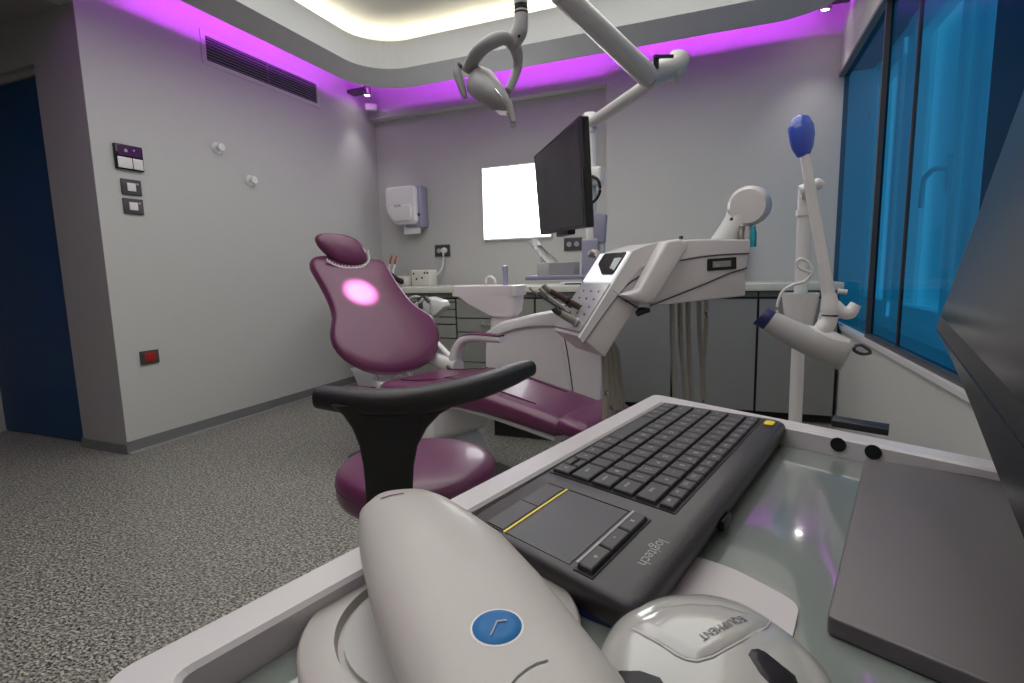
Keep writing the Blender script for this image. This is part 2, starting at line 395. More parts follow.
def plate(name, label, cat, x0, y0, x1, y1, group=None):
    a, b = wallL(x0, y0), wallL(x1, y1)
    return a, b
t = thing('intercom', 'black intercom with purple screen above silver buttons, topmost of the wall controls', 'intercom', (XL, 2.20, 1.77))
obj('body', bx(XL - .002, XL + .022, 2.115, 2.275, 1.705, 1.850), 'blackgl', t, bevel=.004)
obj('screen', bx(XL + .0222, XL + .0228, 2.13, 2.265, 1.785, 1.842), 'intercom', t)
for a, b in ((2.122, 2.205), (2.210, 2.268)): obj('button', bx(XL + .022, XL + .026, a, b, 1.712, 1.775), 'white', t, bevel=.002)
for yy, zz, k_ in ((2.175, 1.815, 1), (2.222, 1.823, .6)): obj('screen_icon', lathe([(.001, 0), (.010 * k_, 0), (.010 * k_, .0006), (.001, .0006)], (XL + .023, yy, zz), (1, 0, 0), 12), 'silver', t)
for z0, lab in ((1.560, 'dark wall switch directly under the intercom'), (1.447, 'dark wall switch lowest of the three wall controls')):
    t = thing('wall_switch', lab, 'switch', (XL, 2.195, z0 + .045), 'dark wall switches under the intercom')
    obj('plate', bx(XL, XL + .012, 2.135, 2.252, z0, z0 + .092), 'darkgrey', t, bevel=.003)
    obj('rocker', bx(XL + .012, XL + .017, 2.165, 2.215, z0 + .022, z0 + .070), 'white', t, bevel=.002)
    obj('indicator', bx(XL + .012, XL + .0135, 2.222, 2.234, z0 + .062, z0 + .072), 'silver', t)
t = thing('red_socket', 'dark framed red power socket low on the left wall', 'socket', (XL, 2.19, .58))
obj('plate', bx(XL, XL + .012, 2.13, 2.245, .528, .612), 'darkgrey', t, bevel=.003)
s = bx(XL + .012, XL + .015, 2.155, 2.222, .542, .600); obj('socket_face', s, 'red', t, bevel=.002)
s = bmesh.new(); lathe([(.017, 0), (.021, 0), (.021, .003), (.017, .003)], (XL + .015, 2.188, .571), (1, 0, 0), 20, s); obj('socket_ring', s, 'red', t)
for (px, py), lab in (((216.5, 148), 'round white wall hook, upper of the pair on left wall'), ((249.5, 180.5), 'round white wall hook, lower of the pair on left wall')):
    p = wallL(px, py); t = thing('coat_hook', lab, 'hook', p, 'white coat hooks on the left wall')
    obj('plate', lathe([(.001, -.004), (.040, -.004), (.040, .006), (.028, .009), (.012, .011), (.012, .03), (.001, .03)], p, (1, 0, 0), 28), 'white', t, smooth=True)
    obj('knob', lathe([(.001, .028), (.020, .028), (.029, .036), (.030, .046), (.026, .055), (.001, .058)], p, (1, 0, 0), 28), 'white', t, smooth=True)

# spot lamps in the two far corners
def spot(p, aim, lab, energy, ang, blend=.35):
    p = V(p); t = thing('spot_lamp', lab, 'spotlight', p, 'small corner spotlights'); dr_ = (V(aim) - p).normalized()
    obj('housing', lathe([(.001, -.07), (.030, -.07), (.036, -.04), (.036, .02), (.030, .025), (.001, .01)], p, dr_, 24), 'steel', t, smooth=True)
    obj('bulb', lathe([(.001, .012), (.020, .012), (.020, .022), (.001, .027)], p, dr_, 20), 'bulb', t)
    return t, dr_
t, dr_ = spot((-3.17, 4.33, 2.73), (-3.3, 4.33, 1.2), 'small lit spotlight in the far left ceiling corner', 10, 60)
obj('bracket', bx(XL, -3.17, 4.28, 4.38, 2.74, 2.77), 'darkgrey', t)
t2, d2 = spot((.535, 4.20, 2.71), (.45, 4.4, 1.2), 'small lit spotlight in the ceiling corner by the window', 10, 60)
obj('bracket', bx(.50, XR, 4.15, 4.27, 2.735, 2.765), 'darkgrey', t2)
sp = thing('wall_sensor', 'small grey corner detector beside the left spotlight', 'sensor', (-3.28, 4.55, 2.66))
obj('body', box((-3.26, 4.50, 2.66), (.12, .05, .07), RZ(.7)), 'grw', sp, bevel=.01)

# ================================================================== BACK WALL
t = thing('light_viewer', 'brightly glowing white X-ray viewer panel on back wall', 'light panel', (-1.84, YB, 1.70))
obj('case', bx(-2.175, -1.49, YB - .035, YB + .003, 1.345, 2.02), 'white', t, bevel=.006)
obj('panel', bx(-2.16, -1.505, YB - .040, YB - .0345, 1.362, 2.005), 'viewer', t)
t = thing('towel_dispenser', 'white rounded paper towel dispenser on back wall', 'dispenser', (-3.02, YB, 1.70))
a, b = onY(388, 188, 4.50), onY(424, 226, 4.50)
obj('back_plate', bx(-2.97, -2.78, 4.55, YB + .003, 1.50, 1.90), 'lav', t, bevel=.02)
c = [V((x, 4.50, z)) for x, z in ((-3.155, 1.895), (-2.815, 1.895), (-2.815, 1.53), (-3.06, 1.53), (-3.11, 1.60), (-3.155, 1.66))]
obj('cover', prism(round_poly(c, .05), (0, .17, 0)), 'white', t, bevel=.018)
obj('lower_lip', prism(round_poly([V((x, 4.475, z)) for x, z in ((-3.11, 1.70), (-2.85, 1.72), (-2.85, 1.56), (-3.06, 1.56), (-3.10, 1.62))], .04), (0, .03, 0)), 'white', t, bevel=.01)
obj('paper_towel', bx(-3.0, -2.81, 4.57, 4.575, 1.44, 1.54), 'paper', t)
obj('side_key', ball((-2.812, 4.56, 1.62), .022), 'darkgrey', t, smooth=True)
bm, _ = text_bm('tork', .045, (-3.035, 4.4735, 1.695), (1, 0, 0), (0, 0, 1)); obj_flat('logo', bm, 'darkgrey', t)

def back_socket(p, lab, plug):
    p = V(p); t = thing('wall_socket', lab, 'socket', p)
    obj('plate', box(p + V((0, -.008, 0)), (.165, .016, .115)), 'darkgrey', t, bevel=.003)
    for dx in (-.035, .035):
        obj('outlet', lathe([(.018, 0), (.023, 0), (.023, .003), (.018, .003), ], p + V((dx, -.016, 0)), (0, -1, 0), 18), 'silver', t)
    return t
back_socket((-2.635, YB, 1.27), 'black double socket with white plug below towel dispenser', 1)
back_socket((-1.30, YB, 1.28), 'black double socket on back wall behind tissue box', 0)
t = thing('power_cable', 'white plug and cable hanging from socket to counter', 'cable', (-2.61, YB - .02, 1.27))
obj('plug', lathe([(.001, 0), (.028, 0), (.030, .02), (.022, .05), (.001, .055)], (-2.60, YB - .02, 1.27), (0, -1, 0), 20), 'white', t, smooth=True)
obj('cord', tube([(-2.60, YB - .06, 1.26), (-2.60, YB - .06, 1.18), (-2.62, YB - .08, 1.08), (-2.72, YB - .12, .99), (-2.88, YB - .16, .955), (-3.0, YB - .2, .945)], .010, 8), 'white', t, smooth=True)

# counter and cabinets
YF = 3.90
tag(obj('countertop', bx(-3.0, XR - .005, YF - .03, YC - .001, .885, .935), 'top', base=(-1.3, 4.2, .885), bevel=.006), 'long cream countertop along the back wall', 'countertop')
tag(obj('countertop_extension', bx(-3.0, -.962, YC, YB - .001, .887, .934), 'top', base=(-1.9, 4.6, .89)), 'rear strip of cream countertop in the recessed wall bay', 'countertop')
edges = [(-2.97, -2.095), (-2.085, -1.40), (-1.39, -.87), (-.86, -.365), (-.355, .185), (.195, .655)]
labs = ['grey drawer cabinet at left end of the counter, behind chair back', 'grey drawer cabinet under the counter behind the spittoon',
        'grey base cabinet behind the dental unit box', 'dark grey door cabinet between unit box and hanging hoses', 'wide dark grey cabinet behind the hanging hoses', 'dark grey cabinet at window end of the counter']
for i, (x0, x1) in enumerate(edges):
    t = thing('base_cabinet', labs[i], 'cabinet', ((x0 + x1) / 2, 4.15, 0)); mc = 'cab' if i < 3 else 'cabr'
    obj('carcass', bx(x0 - .004, x1 + .004, YF + .025, YC - .005, .055, .884), 'gap', t)
    obj('plinth', bx(x0, x1, YF + .06, YF + .08, 0, .055), 'gap', t)
    obj('top_rail', bx(x0, x1, YF + .02, YF + .03, .845, .88), mc, t)
    if i == 0: zs = [.06, .28, .505, .622, .684, .748, .808, .838]
    elif i < 3: zs = [.06, .31, .56, .676, .838]
    else: zs = [.06, .835]
    for a, b in zip(zs, zs[1:]):
        dd = obj('drawer_front' if i < 3 else 'cabinet_door', bx(x0 + .003, x1 - .003, YF, YF + .02, a + .005, b - .005), mc, t)
        if 0 < i < 3 and b - a > .1:
            obj('handle', tube([((x0 + x1) / 2 - .10, YF, b - .035), ((x0 + x1) / 2 - .09, YF - .025, b - .045), ((x0 + x1) / 2 + .09, YF - .025, b - .045), ((x0 + x1) / 2 + .10, YF, b - .035)], .006, 8), 'alu', dd, smooth=True)
tag(obj('end_panel', bx(-2.995, -2.98, YF, YB - .002, 0, .884), 'gap', base=(-2.77, 4.2, 0)), 'dark side panel closing the left end of the cabinets', 'panel')

# small things on the counter
t = thing('bur_block', 'small cream block full of holes on counter beside cable', 'instrument block', (-2.72, 4.4, .935))
obj('body', bx(-2.80, -2.60, 4.35, 4.5, .934, 1.085), 'top', t, bevel=.01)
hh = bmesh.new()
for x, z in ((-2.77, 1.05), (-2.74, 1.0), (-2.68, 1.01), (-2.65, 1.055), (-2.62, 1.055)): lathe([(.001, 0), (.010, 0), (.010, .003), (.001, .003)], (x, 4.352, z), (0, -1, 0), 12, hh)
for x in (-2.77, -2.69, -2.64): box((x, 4.37, .94), (.03, .02, .012), None, hh)
obj('dial', hh, 'black', t)
t = thing('sealing_machine', 'low cream device with black lever on the counter corner', 'dental device', (-2.86, 4.3, .935))
obj('body', bx(-2.93, -2.81, 4.28, 4.48, .934, 1.03), 'top', t, bevel=.015)
obj('lever', tube([(-2.97, 4.20, 1.10), (-2.93, 4.22, 1.05), (-2.88, 4.24, 1.0), (-2.86, 4.30, .975)], [.008, .016, .024, .03], 10), 'black', t, smooth=True)
for k, (x, z) in enumerate(((-3.02, 1.17), (-2.965, 1.165))):
    t = thing('red_tipped_tool', ('slim white tool with red tip, left of the pair' if k == 0 else 'slim white tool with red tip, right of the pair') + ' behind chair back', 'dental tool', (x - .05, 4.35, .94), 'red tipped tools on the counter')
    obj('shaft', cyl((x - .07, 4.33, .94), (x - .012, 4.35, z - .02), .011, 10), 'white', t, smooth=True)
    obj('tip', tube([(x - .012, 4.35, z - .02), (x, 4.35, z + .02), (x + .018, 4.35, z + .06)], [.011, .009, .006], 10), 'redtip', t, smooth=True)
t = thing('instrument_tray', 'flat white tray with blue strip lying on counter behind unit', 'tray', (-1.0, 4.1, .935))
obj('body', bx(-1.22, -.90, 4.0, 4.25, .935, .955), 'white', t, bevel=.004)
obj('strip', bx(-1.18, -1.03, 3.998, 4.0, .940, .950), 'navy', t)
tag(obj('wall_box', bx(.03, .12, 4.40, YC - .001, 1.0, 1.28), 'wallr', base=(.07, 4.45, 1.0), bevel=.006), 'plain white wall box behind the delivery unit', 'box')

# ================================================================== DENTAL CHAIR
ang = math.radians(-25)
U = V((math.cos(ang), math.sin(ang), 0)); W = V((-math.sin(ang), math.cos(ang), 0)); Z = V((0, 0, 1))
Hc = V((-1.68, 2.45, .50))
def L(u, w, z): return Hc + U * u + W * w + Z * (z)
ch = thing('dental_chair', 'purple leather dental chair with white frame, reclined by unit', 'dental chair', (Hc.x + .4, Hc.y - .2, 0))
# backrest
lean = math.radians(37)
BN = (U * math.cos(lean) + Z * math.sin(lean)); BT = (Z * math.cos(lean) - U * math.sin(lean))
B0 = L(-.02, 0, .03)
def B(s, t_, n=0): return B0 + W * s + BT * t_ + BN * n
half = [(.0, -.02), (.13, -.01), (.235, .055), (.285, .15), (.278, .235), (.232, .315), (.205, .40), (.205, .50), (.215, .59), (.195, .655), (.10, .675), (0, .665)]
half = [(s * 1.24, t_ * 1.18 - .035) for s, t_ in half]
ol = [(s, t_) for s, t_ in half] + [(-s, t_) for s, t_ in reversed(half[1:-1])]
bo_px = [(310, 268), (311, 260), (318, 257), (335, 257), (360, 259), (379, 261), (385, 266), (391, 276), (400, 290), (410, 303), (421, 312), (432, 319), (438, 330), (439, 344), (434, 357), (422, 367), (405, 373), (386, 375), (365, 371), (345, 360), (333, 346), (330, 332), (332, 318), (328, 302), (319, 284)]
out = smooth_poly([onP(x, y, B0, BN) for x, y in bo_px], 2)
obj('backrest', cushion(out, BN, .035, .014, .05, .035), 'leather', ch, smooth=True)
out2 = smooth_poly([onP(x + (1.5 if x > 375 else 5), y + (0 if y < 300 else -3), B0, BN) - BN * .034 for x, y in bo_px], 2)
obj('backrest_shell', cushion(out2, -BN, .03, .02, .04, .014), 'white', ch, smooth=True)
sm = []
seam = bmesh.new()
for sgn in (): tube([B(sgn * .12, .60, .050), B(sgn * .115, .45, .054), B(sgn * .15, .28, .053), B(sgn * .19, .14, .050), B(sgn * .12, .035, .046)], .0022, 6, seam)
# headrest
hl = math.radians(18); HN = (U * math.cos(hl) + Z * math.sin(hl)); HT = (Z * math.cos(hl) - U * math.sin(hl))
H0 = B(-.02, .775, .03)
ho = [H0 + W * s + HT * t_ for s, t_ in ((0, -.035), (.10, -.03), (.145, .01), (.135, .065), (.09, .12), (.0, .15), (-.09, .14), (-.135, .085), (-.14, .02), (-.10, -.025))]
hp_px = [(315, 238), (320, 234), (332, 234), (346, 236), (357, 241), (364, 249), (367, 259), (362, 265), (350, 266), (337, 262), (326, 254), (318, 246)]
H0 = B(-.02, .775, .03) + HN * .02
hr = obj('headrest', cushion(smooth_poly([onP(x, y, H0, HN) for x, y in hp_px], 3), HN, .03, .018, .04, .03), 'leather', ch, smooth=True)
sp_ = bmesh.new()
cp = catmull([onP(x, y, H0 + HN * .02, HN) for x, y in ((327, 261), (335, 265.5), (345, 268), (356, 268), (364, 266), (369, 260), (368, 252))], 6)
tube(cp, .006, 8, sp_, smooth=False)
for p in cp[::2]: box(p + HN * .005 + Z * .004, (.006, .008, .016), None, sp_)
obj('headrest_clip', sp_, 'white', hr)
obj('headrest_post', cyl(B(0, .68, -.03), H0 - HN * .02, .02, 12), 'chrome', ch, smooth=True)
# seat and legrest
a14 = math.radians(-14.5); U2 = V((math.cos(a14), math.sin(a14), 0)); W2 = V((-math.sin(a14), math.cos(a14), 0))
def LS(u, w, z): return Hc + U2 * u + W2 * w + Z * z
def sec(u, z, w, th, lobes=.012, drop=0):
    pts = []
    N_ = 28
    for j in range(N_):
        a = 2 * PI * j / N_; ca, sa = math.cos(a), math.sin(a)
        x = abs(ca) ** .45 * (1 if ca > 0 else -1) * w / 2; y = abs(sa) ** .7 * (1 if sa > 0 else -1)
        zz = y * th / 2 - (lobes * (1 - (2 * x / w) ** 2) if y > 0 else 0)
        pts.append(LS(u, x, z + zz))
    return pts
P_ = [(.10, -.03, .40, .05), (.12, -.028, .48, .09), (.17, -.03, .52, .11), (.26, -.03, .54, .12), (.38, -.02, .53, .12), (.50, -.01, .50, .15), (.62, -.008, .47, .145), (.78, -.025, .44, .13), (.98, -.055, .42, .115), (1.12, -.078, .41, .105), (1.17, -.082, .39, .07), (1.19, -.088, .34, .04)]
obj('seat', loft([sec(*p) for p in P_]), 'leather', ch, smooth=True)
P2 = [(1.15, -.075, .42, .06), (1.16, -.075, .43, .09), (1.26, -.085, .43, .09), (1.29, -.093, .42, .07), (1.30, -.097, .40, .04)]
obj('foot_cover', loft([sec(u, z + .008, w_, th, .008) for u, z, w_, th in P2]), 'leather', ch, smooth=True)
def topz(u, w):
    for a, b in zip(P_, P_[1:]):
        if a[0] <= u <= b[0]:
            f_ = (u - a[0]) / (b[0] - a[0]); z = a[1] + f_ * (b[1] - a[1]); th = a[3] + f_ * (b[3] - a[3]); wd = a[2] + f_ * (b[2] - a[2]); return z + th / 2 - .012 * (1 - (2 * w / wd) ** 2)
    return 0
for sgn in (-1, 1):
    tube([LS(u, sgn * w_, topz(u, w_) - .001) for u, w_ in ((.2, .17), (.3, .17), (.42, .165), (.6, .15), (.8, .14), (1.0, .13))], .0025, 6, seam)
tube([LS(.5, w_, topz(.5, w_) - .001) for w_ in (-.16, -.08, 0, .08, .16)], .002, 6, seam)
obj('stitching', seam, 'seam', ch)
obj('leg_shell', loft([sec(u, z - .055, w_ * .86, .05, 0) for u, z, w_, th in P_[1:10]]), 'white', ch, smooth=True)
# base and lift
obj('seat_underbody', loft([[L(u, w_ * s, z) for s, z in ((-1, z0), (1, z0), (1, z1), (-1, z1))] for u, w_, z0, z1 in ((-.05, .18, -.20, -.06), (.15, .20, -.27, -.06), (.42, .20, -.29, -.06), (.55, .17, -.22, -.06))]), 'white', ch, bevel=.02)
obj('base_column', loft([[L(u, w_, z) for u, w_ in ((.05 - e, -.16 - e), (.50 + e, -.16 - e), (.50 + e, .16 + e), (.05 - e, .16 + e))] for e, z in ((0, -.25), (.03, -.36), (.05, -.44), (.04, -.47))]), 'white', ch, bevel=.03)
obj('floor_plate', prism(round_poly([L(u, w_, -.499) for u, w_ in ((-.25, -.26), (.95, -.16), (1.05, .1), (1.0, .3), (-.25, .26))], .12), (0, 0, .035)), 'floorplate', ch, bevel=.006)
# armrest on the far side
A0 = L(.10, .33, .03)
obj('arm_bracket', tube([L(-.14, .30, .045), L(-.02, .32, .02), L(.10, .33, .0)], [.030, .038, .042], 14, flat=1.1, sq=3), 'white', ch, smooth=True)
obj('arm_pivot', cyl(L(.07, .275, .005), L(.07, .30, .005), .014, 14), 'steel', ch, smooth=True)
obj('back_strut', cyl(L(-.20, .31, .20), L(.04, .33, .05), .016, 12), 'white', ch, smooth=True)
ar = [L(.06, .33, -.02), L(.08, .33, .07), L(.13, .33, .145), L(.22, .33, .185), L(.36, .33, .195), L(.49, .33, .195)]
a_ = obj('armrest', tube(ar, [.036, .034, .027, .025, .024, .018], 16, flat=1, sq=2.6), 'white', ch, smooth=True)
obj('arm_pad', tube([p + V((0, 0, .020)) for p in (ar[2] + V((0, 0, .012)), ar[3], ar[4], ar[5])], [.016, .028, .028, .020], 12, flat=.3, up=V((0, 0, 1))), 'leather', a_, smooth=True)
obj('rear_bracket', bmesh.ops and prism([onP(x, y, L(-.05, -.12, 0), W) for x, y in ((349, 368), (352, 372), (358, 386), (384, 388), (384, 384), (366, 378))], W * .2), 'white', ch, bevel=.01)
for w_ in (-.09, .02, .12): obj('hinge_rod', cyl(L(-.08, w_, -.10), L(-.11, w_, .02), .012, 10), 'chrome', ch, smooth=True)

# assistant element with suction hoses, right of the chair back
t = thing('suction_holder', 'white assistant holder with grey suction tips behind chair back', 'instrument holder', (-1.86, 3.05, .86))
def Y3(x, y, Y=3.05): return onY(x, y, Y)
obj('body', prism(round_poly([Y3(*q) for q in ((414, 303), (428, 297), (441, 301), (444, 307), (432, 318), (418, 316))], .012), (0, .10, 0)), 'white', t, bevel=.008)
q = bmesh.new()
tube([Y3(404, 306, 3.0), Y3(410, 299, 3.0), Y3(417, 297, 3.0), Y3(423, 302, 3.0)], .012, 10, q)
tube([Y3(418, 304, 2.98), Y3(426, 298, 2.98), Y3(430, 303, 2.98), Y3(431, 318, 2.98), Y3(436, 330, 2.98)], .009, 10, q)
obj('suction_hose', q, 'grw', t, smooth=True)
q = bmesh.new(); cyl(Y3(419, 297, 2.99), Y3(421, 309, 2.99), .016, 12, q); cyl(Y3(425, 297, 2.97), Y3(429, 302, 2.97), .014, 12, q)
obj('suction_tip', q, 'darkgrey', t, smooth=True)
obj('support_arm', tube([Y3(430, 312, 3.08), Y3(427, 330, 3.08), Y3(420, 350, 3.08), Y3(410, 372, 3.08), V((Y3(408, 372, 3.08).x, 3.08, .25)), V((Y3(408, 372, 3.08).x, 3.08, .01))], .02, 10), 'white', t, smooth=True)

# ================================================================== DENTAL UNIT (spittoon box)
YU = 3.0
un = thing('dental_unit', 'white floor-standing dental unit box with spittoon bowl beside chair', 'dental unit', (-1.03, 3.15, 0))
q = [(485, 334), (500, 322), (520, 317), (548, 312), (562, 313), (575, 325), (592, 329), (601, 340), (601, 425), (484, 425)]
body = [onY(x, y, YU) for x, y in q]; body[-1].z = body[-2].z = .11; body[-1].x = body[0].x; body[-2].x = body[-3].x
obj('body', prism(round_poly(body, .03), (0, .38, 0)), 'pink', un, bevel=.012)
lid = [onY(x, y, YU - .02) for x, y in ((484, 334), (500, 324), (520, 319), (548, 313), (561, 314), (566, 326), (545, 326), (520, 328), (503, 333), (488, 337))]
obj('top_arm', prism(smooth_poly(lid, 3), (0, .22, 0)), 'white', un, bevel=.008)
obj('side_seam', tube([onY(x, y, YU - .001) for x, y in ((561, 326), (566, 345), (570, 370), (574, 400))], .004, 6), 'darkgrey', un)
obj('front_panel', prism(round_poly([onY(x, y, YU - .006) for x, y in ((486, 346), (503, 335), (556, 328), (562, 345), (571, 400), (486, 400))], .01), (0, .006, 0)), 'pink', un)
obj('plinth', bx(body[0].x + .03, body[-3].x - .03, YU + .04, YU + .34, 0, .11), 'gap', un)
# bowl
cy = 3.02
def bowl_sec(x0, x1, yd, z, yo=0):
    return round_poly([V((x0, cy + yo, z)), V((x1, cy + yo, z)), V((x1, cy + yo + yd, z)), V((x0, cy + yo + yd, z))], .04, 6)
a, b = onY(450, 286, cy), onY(515, 286, cy)
bw = obj('spittoon_bowl', loft([bowl_sec(a.x + .26, b.x - .03, .15, .775), bowl_sec(a.x + .20, b.x - .012, .17, .80), bowl_sec(a.x + .10, b.x - .010, .19, .85), bowl_sec(a.x + .03, b.x - .008, .20, .898),
    bowl_sec(a.x, b.x, .22, .900), bowl_sec(a.x, b.x, .22, .962), bowl_sec(a.x + .012, b.x - .012, .196, .966, .012), bowl_sec(a.x + .04, b.x - .04, .15, .93, .035), bowl_sec(a.x + .14, b.x - .14, .10, .905, .06)]), 'pink', un, smooth=True)
sx = onY(505, 285, cy + .15).x
obj('spout', lathe([(.001, 0), (.020, 0), (.019, .03), (.017, .13), (.020, .14), (.018, .165), (.001, .17)], (sx, cy + .16, .92), (0, 0, 1), 16), 'lav', bw, smooth=True)
obj('rinse_pipe', tube([(sx - .12, cy + .12, .92), (sx - .12, cy + .12, 1.0), (sx - .09, cy + .12, 1.02), (sx - .06, cy + .12, 1.0), (sx - .055, cy + .12, .975)], .008, 10), 'white', bw, smooth=True)
obj('pedestal', loft([rrect(-1.40, -1.24, 3.04, 3.19, .04, z) for z in (.60, .79)]), 'pink', un, smooth=True)

# post carrying lamp arm and monitor
yp = 2.95
pb = onY(594, 285, yp); pt = onY(590, 124, yp)
po = thing('support_post', 'slim white vertical post rising behind the hanging monitor', 'post', (pb.x, yp, .66))
obj('pole', cyl((pb.x - .01, yp, .66), (pt.x + .005, yp, pt.z), .028, 20), 'white', po, smooth=True)
obj('lower_column', bx(onY(583, 240, yp).x, onY(600, 240, yp).x, yp - .04, yp + .06, .66, 1.22), 'lav', po, bevel=.012)
obj('junction_box', prism(round_poly([onY(x, y, yp - .03) for x, y in ((592, 212), (606, 214), (604, 243), (594, 243))], .01), (0, .05, 0)), 'lav', po, bevel=.006)
obj('clamp', bx(pb.x - .03, pb.x + .05, yp - .05, yp + .04, 1.50, 1.60), 'white', po, bevel=.01)
obj('cable', tube([onY(x, y, yp - .06) for x, y in ((592, 176), (598, 180), (600, 190), (597, 198), (592, 203))], .008, 8), 'black', po, smooth=True)
obj('hose_hook', bx(pb.x + .03, pb.x + .06, yp - .02, yp + .02, 1.10, 1.22), 'clear', po, bevel=.004)
sh_ = thing('post_shelf', 'thin lavender grey shelf on post carrying the tissue box', 'shelf', (onY(560, 277, 2.9).x, 2.9, onY(560, 277, 2.9).z))
s0, s1 = onY(528, 278, 2.85), onY(586, 278, 2.85)
obj('board', bx(s0.x, s1.x + .03, 2.80, 3.0, s0.z - .012, s0.z + .012), 'lav', sh_, bevel=.004)
tb = thing('tissue_box', 'grey tissue box with white tissue sticking out on small shelf', 'tissue box', (onY(555, 275, 2.9).x, 2.9, s0.z + .012))
k0, k1 = onY(538, 268, 2.86), onY(575, 268, 2.86)
obj('box', bx(k0.x, k1.x, 2.84, 2.96, s0.z + .012, s0.z + .085), 'grw', tb, bevel=.003)
obj('front_label', bx(k0.x + .072, k1.x - .004, 2.8385, 2.84, s0.z + .018, s0.z + .08), 'silver', tb)
ti = bmesh.new(); zt0 = s0.z + .083
pA = [(k0.x + .0, 2.88, zt0), (k0.x + .10, 2.92, zt0)]
secs = []
for k in range(7):
    f_ = k / 6; secs.append([V((k0.x + .0 + .10 * g - .06 * f_ - .03 * f_ * g + .01 * math.sin(7 * g + 5 * f_), 2.90 + .02 * math.sin(9 * g + 3 * f_), zt0 + .12 * f_ + (.02 * math.sin(5 * g) if k == 6 else 0))) for g in [i_ / 8 for i_ in range(9)]])
R_ = [[ti.verts.new(p) for p in s_] for s_ in secs]
for i_ in range(6):
    for j in range(8): ti.faces.new((R_[i_][j], R_[i_][j + 1], R_[i_ + 1][j + 1], R_[i_ + 1][j]))
obj_flat('tissue', ti, 'paper', tb)

# ================================================================== OPERATING LAMP AND ITS ARMS
YLp = 1.55
la = lm = thing('operating_lamp', 'grey dental operating lamp with ring handle on long jointed overhead arm', 'lamp', (pt.x, yp, pt.z))
E = onP(676, 66, (-.2, 2.34, 1.85), V((0, 1, 0)))
Ps = V((pt.x, yp, pt.z))
obj('lower_arm', cyl(Ps, E, .030, 24), 'armw', la, smooth=True)
obj('post_joint', lathe([(.001, -.05), (.036, -.05), (.040, -.02), (.040, .04), (.034, .055), (.001, .06)], Ps, (0, 0, 1), 24), 'white', la, smooth=True)
E2 = onY(648, 76, 2.22)
obj('elbow', tube([E + V((.02, .01, -.0)), E, E2 + (E - E2) * .4, E2], [.030, .045, .044, .042], 20), 'armw', la, smooth=True)
obj('elbow_cap', lathe([(.001, -.055), (.03, -.055), (.043, -.04), (.043, .04), (.03, .052), (.001, .055)], E, (.35, .3, .9), 24), 'armw', la, smooth=True)
g = bmesh.new(); m1 = onY(656, 62, 2.20); box(m1, (.020, .012, .05), RZ(.3), g); box(m1 + V((.03, 0, .015)), (.07, .012, .010), RZ(.4), g)
obj('joint_slot', g, 'black', la)
U1 = onY(560, -8, 1.75)
obj('upper_arm', cyl(E2, U1, .042, 24, r2=.036), 'armw', la, smooth=True)
U2 = onY(534, -34, 1.62); U3 = onY(520, -12, 1.56)
obj('arm_end', tube([U1, U2, U3], [.034, .032, .028], 16), 'armw', la, smooth=True)
YLp = 1.55
def O(x, y, dy=0): return onY(x, y, YLp + dy)
obj('stem', tube([O(520.5, -14), O(521, 8), O(521, 20), O(519, 32), O(513, 42), O(509, 48)], [.020, .020, .021, .024, .024, .014], 16), 'lampg', lm, smooth=True)
obj('stem_mark', ball(O(519, 36, -.024), .0045), 'black', lm)
# ring handle: closed loop seen obliquely
rp = [(468, 70), (477, 54), (490, 43), (503, 38.5), (514, 45), (518, 60), (515, 76), (508, 91)]
dys = [.0, -.03, -.05, -.03, .02, .06, .06, .03]
obj('ring_handle', tube([O(x, y, d_) for (x, y), d_ in zip(rp, dys)], [.016, .020, .020, .019, .017, .014, .012, .010], 14, flat=1.3, up=V((.2, 1, .1))), 'lampg', lm, smooth=True)
# head: tapering reflector body from hinge at left to tip at lower right
def hs(x0, y0, x1, y1, dd, n_=18):
    a, b = O(x0, y0), O(x1, y1); c = (a + b) / 2; hx = (b - a) / 2; d_ = ray((x0 + x1) / 2, (y0 + y1) / 2)
    return [c + hx * math.cos(2 * PI * j / n_) + d_ * (dd * math.sin(2 * PI * j / n_)) for j in range(n_)]
obj('lamp_head', loft([hs(466, 86, 470, 68, .01), hs(468, 93, 478, 65, .045), hs(477, 100, 491, 70, .07), hs(490, 109, 501, 83, .07), hs(501, 113, 508, 95, .045), hs(508, 114, 512, 106, .018)]), 'lampg', lm, smooth=True)
obj('handle_grip', tube([O(508, 102, -.03), O(511, 112, -.03), O(513, 121, -.03), O(513, 128, -.03)], [.012, .010, .009, .006], 12), 'lampg', lm, smooth=True)
obj('left_bracket', tube([O(457, 65, -.02), O(458, 75, -.02), O(462, 88, -.02), O(465, 98, -.02)], [.016, .020, .016, .008], 12, flat=.7), 'lampg', lm, smooth=True)
obj('hinge_cap', ball(O(458, 66, -.02), .013), 'darkgrey', lm, smooth=True)
obj('lens', prism([O(x, y, -.045) for x, y in ((495, 110), (507, 111), (506, 115), (500, 115))], (0, .01, 0)), 'viewer_dim' if 'viewer_dim' in M else 'white', lm)
obj('reflector_trim', tube([O(495, 89, -.075), O(501, 97, -.07), O(506, 104, -.05)], [.003, .004, .003], 8), 'chrome', lm, smooth=True)

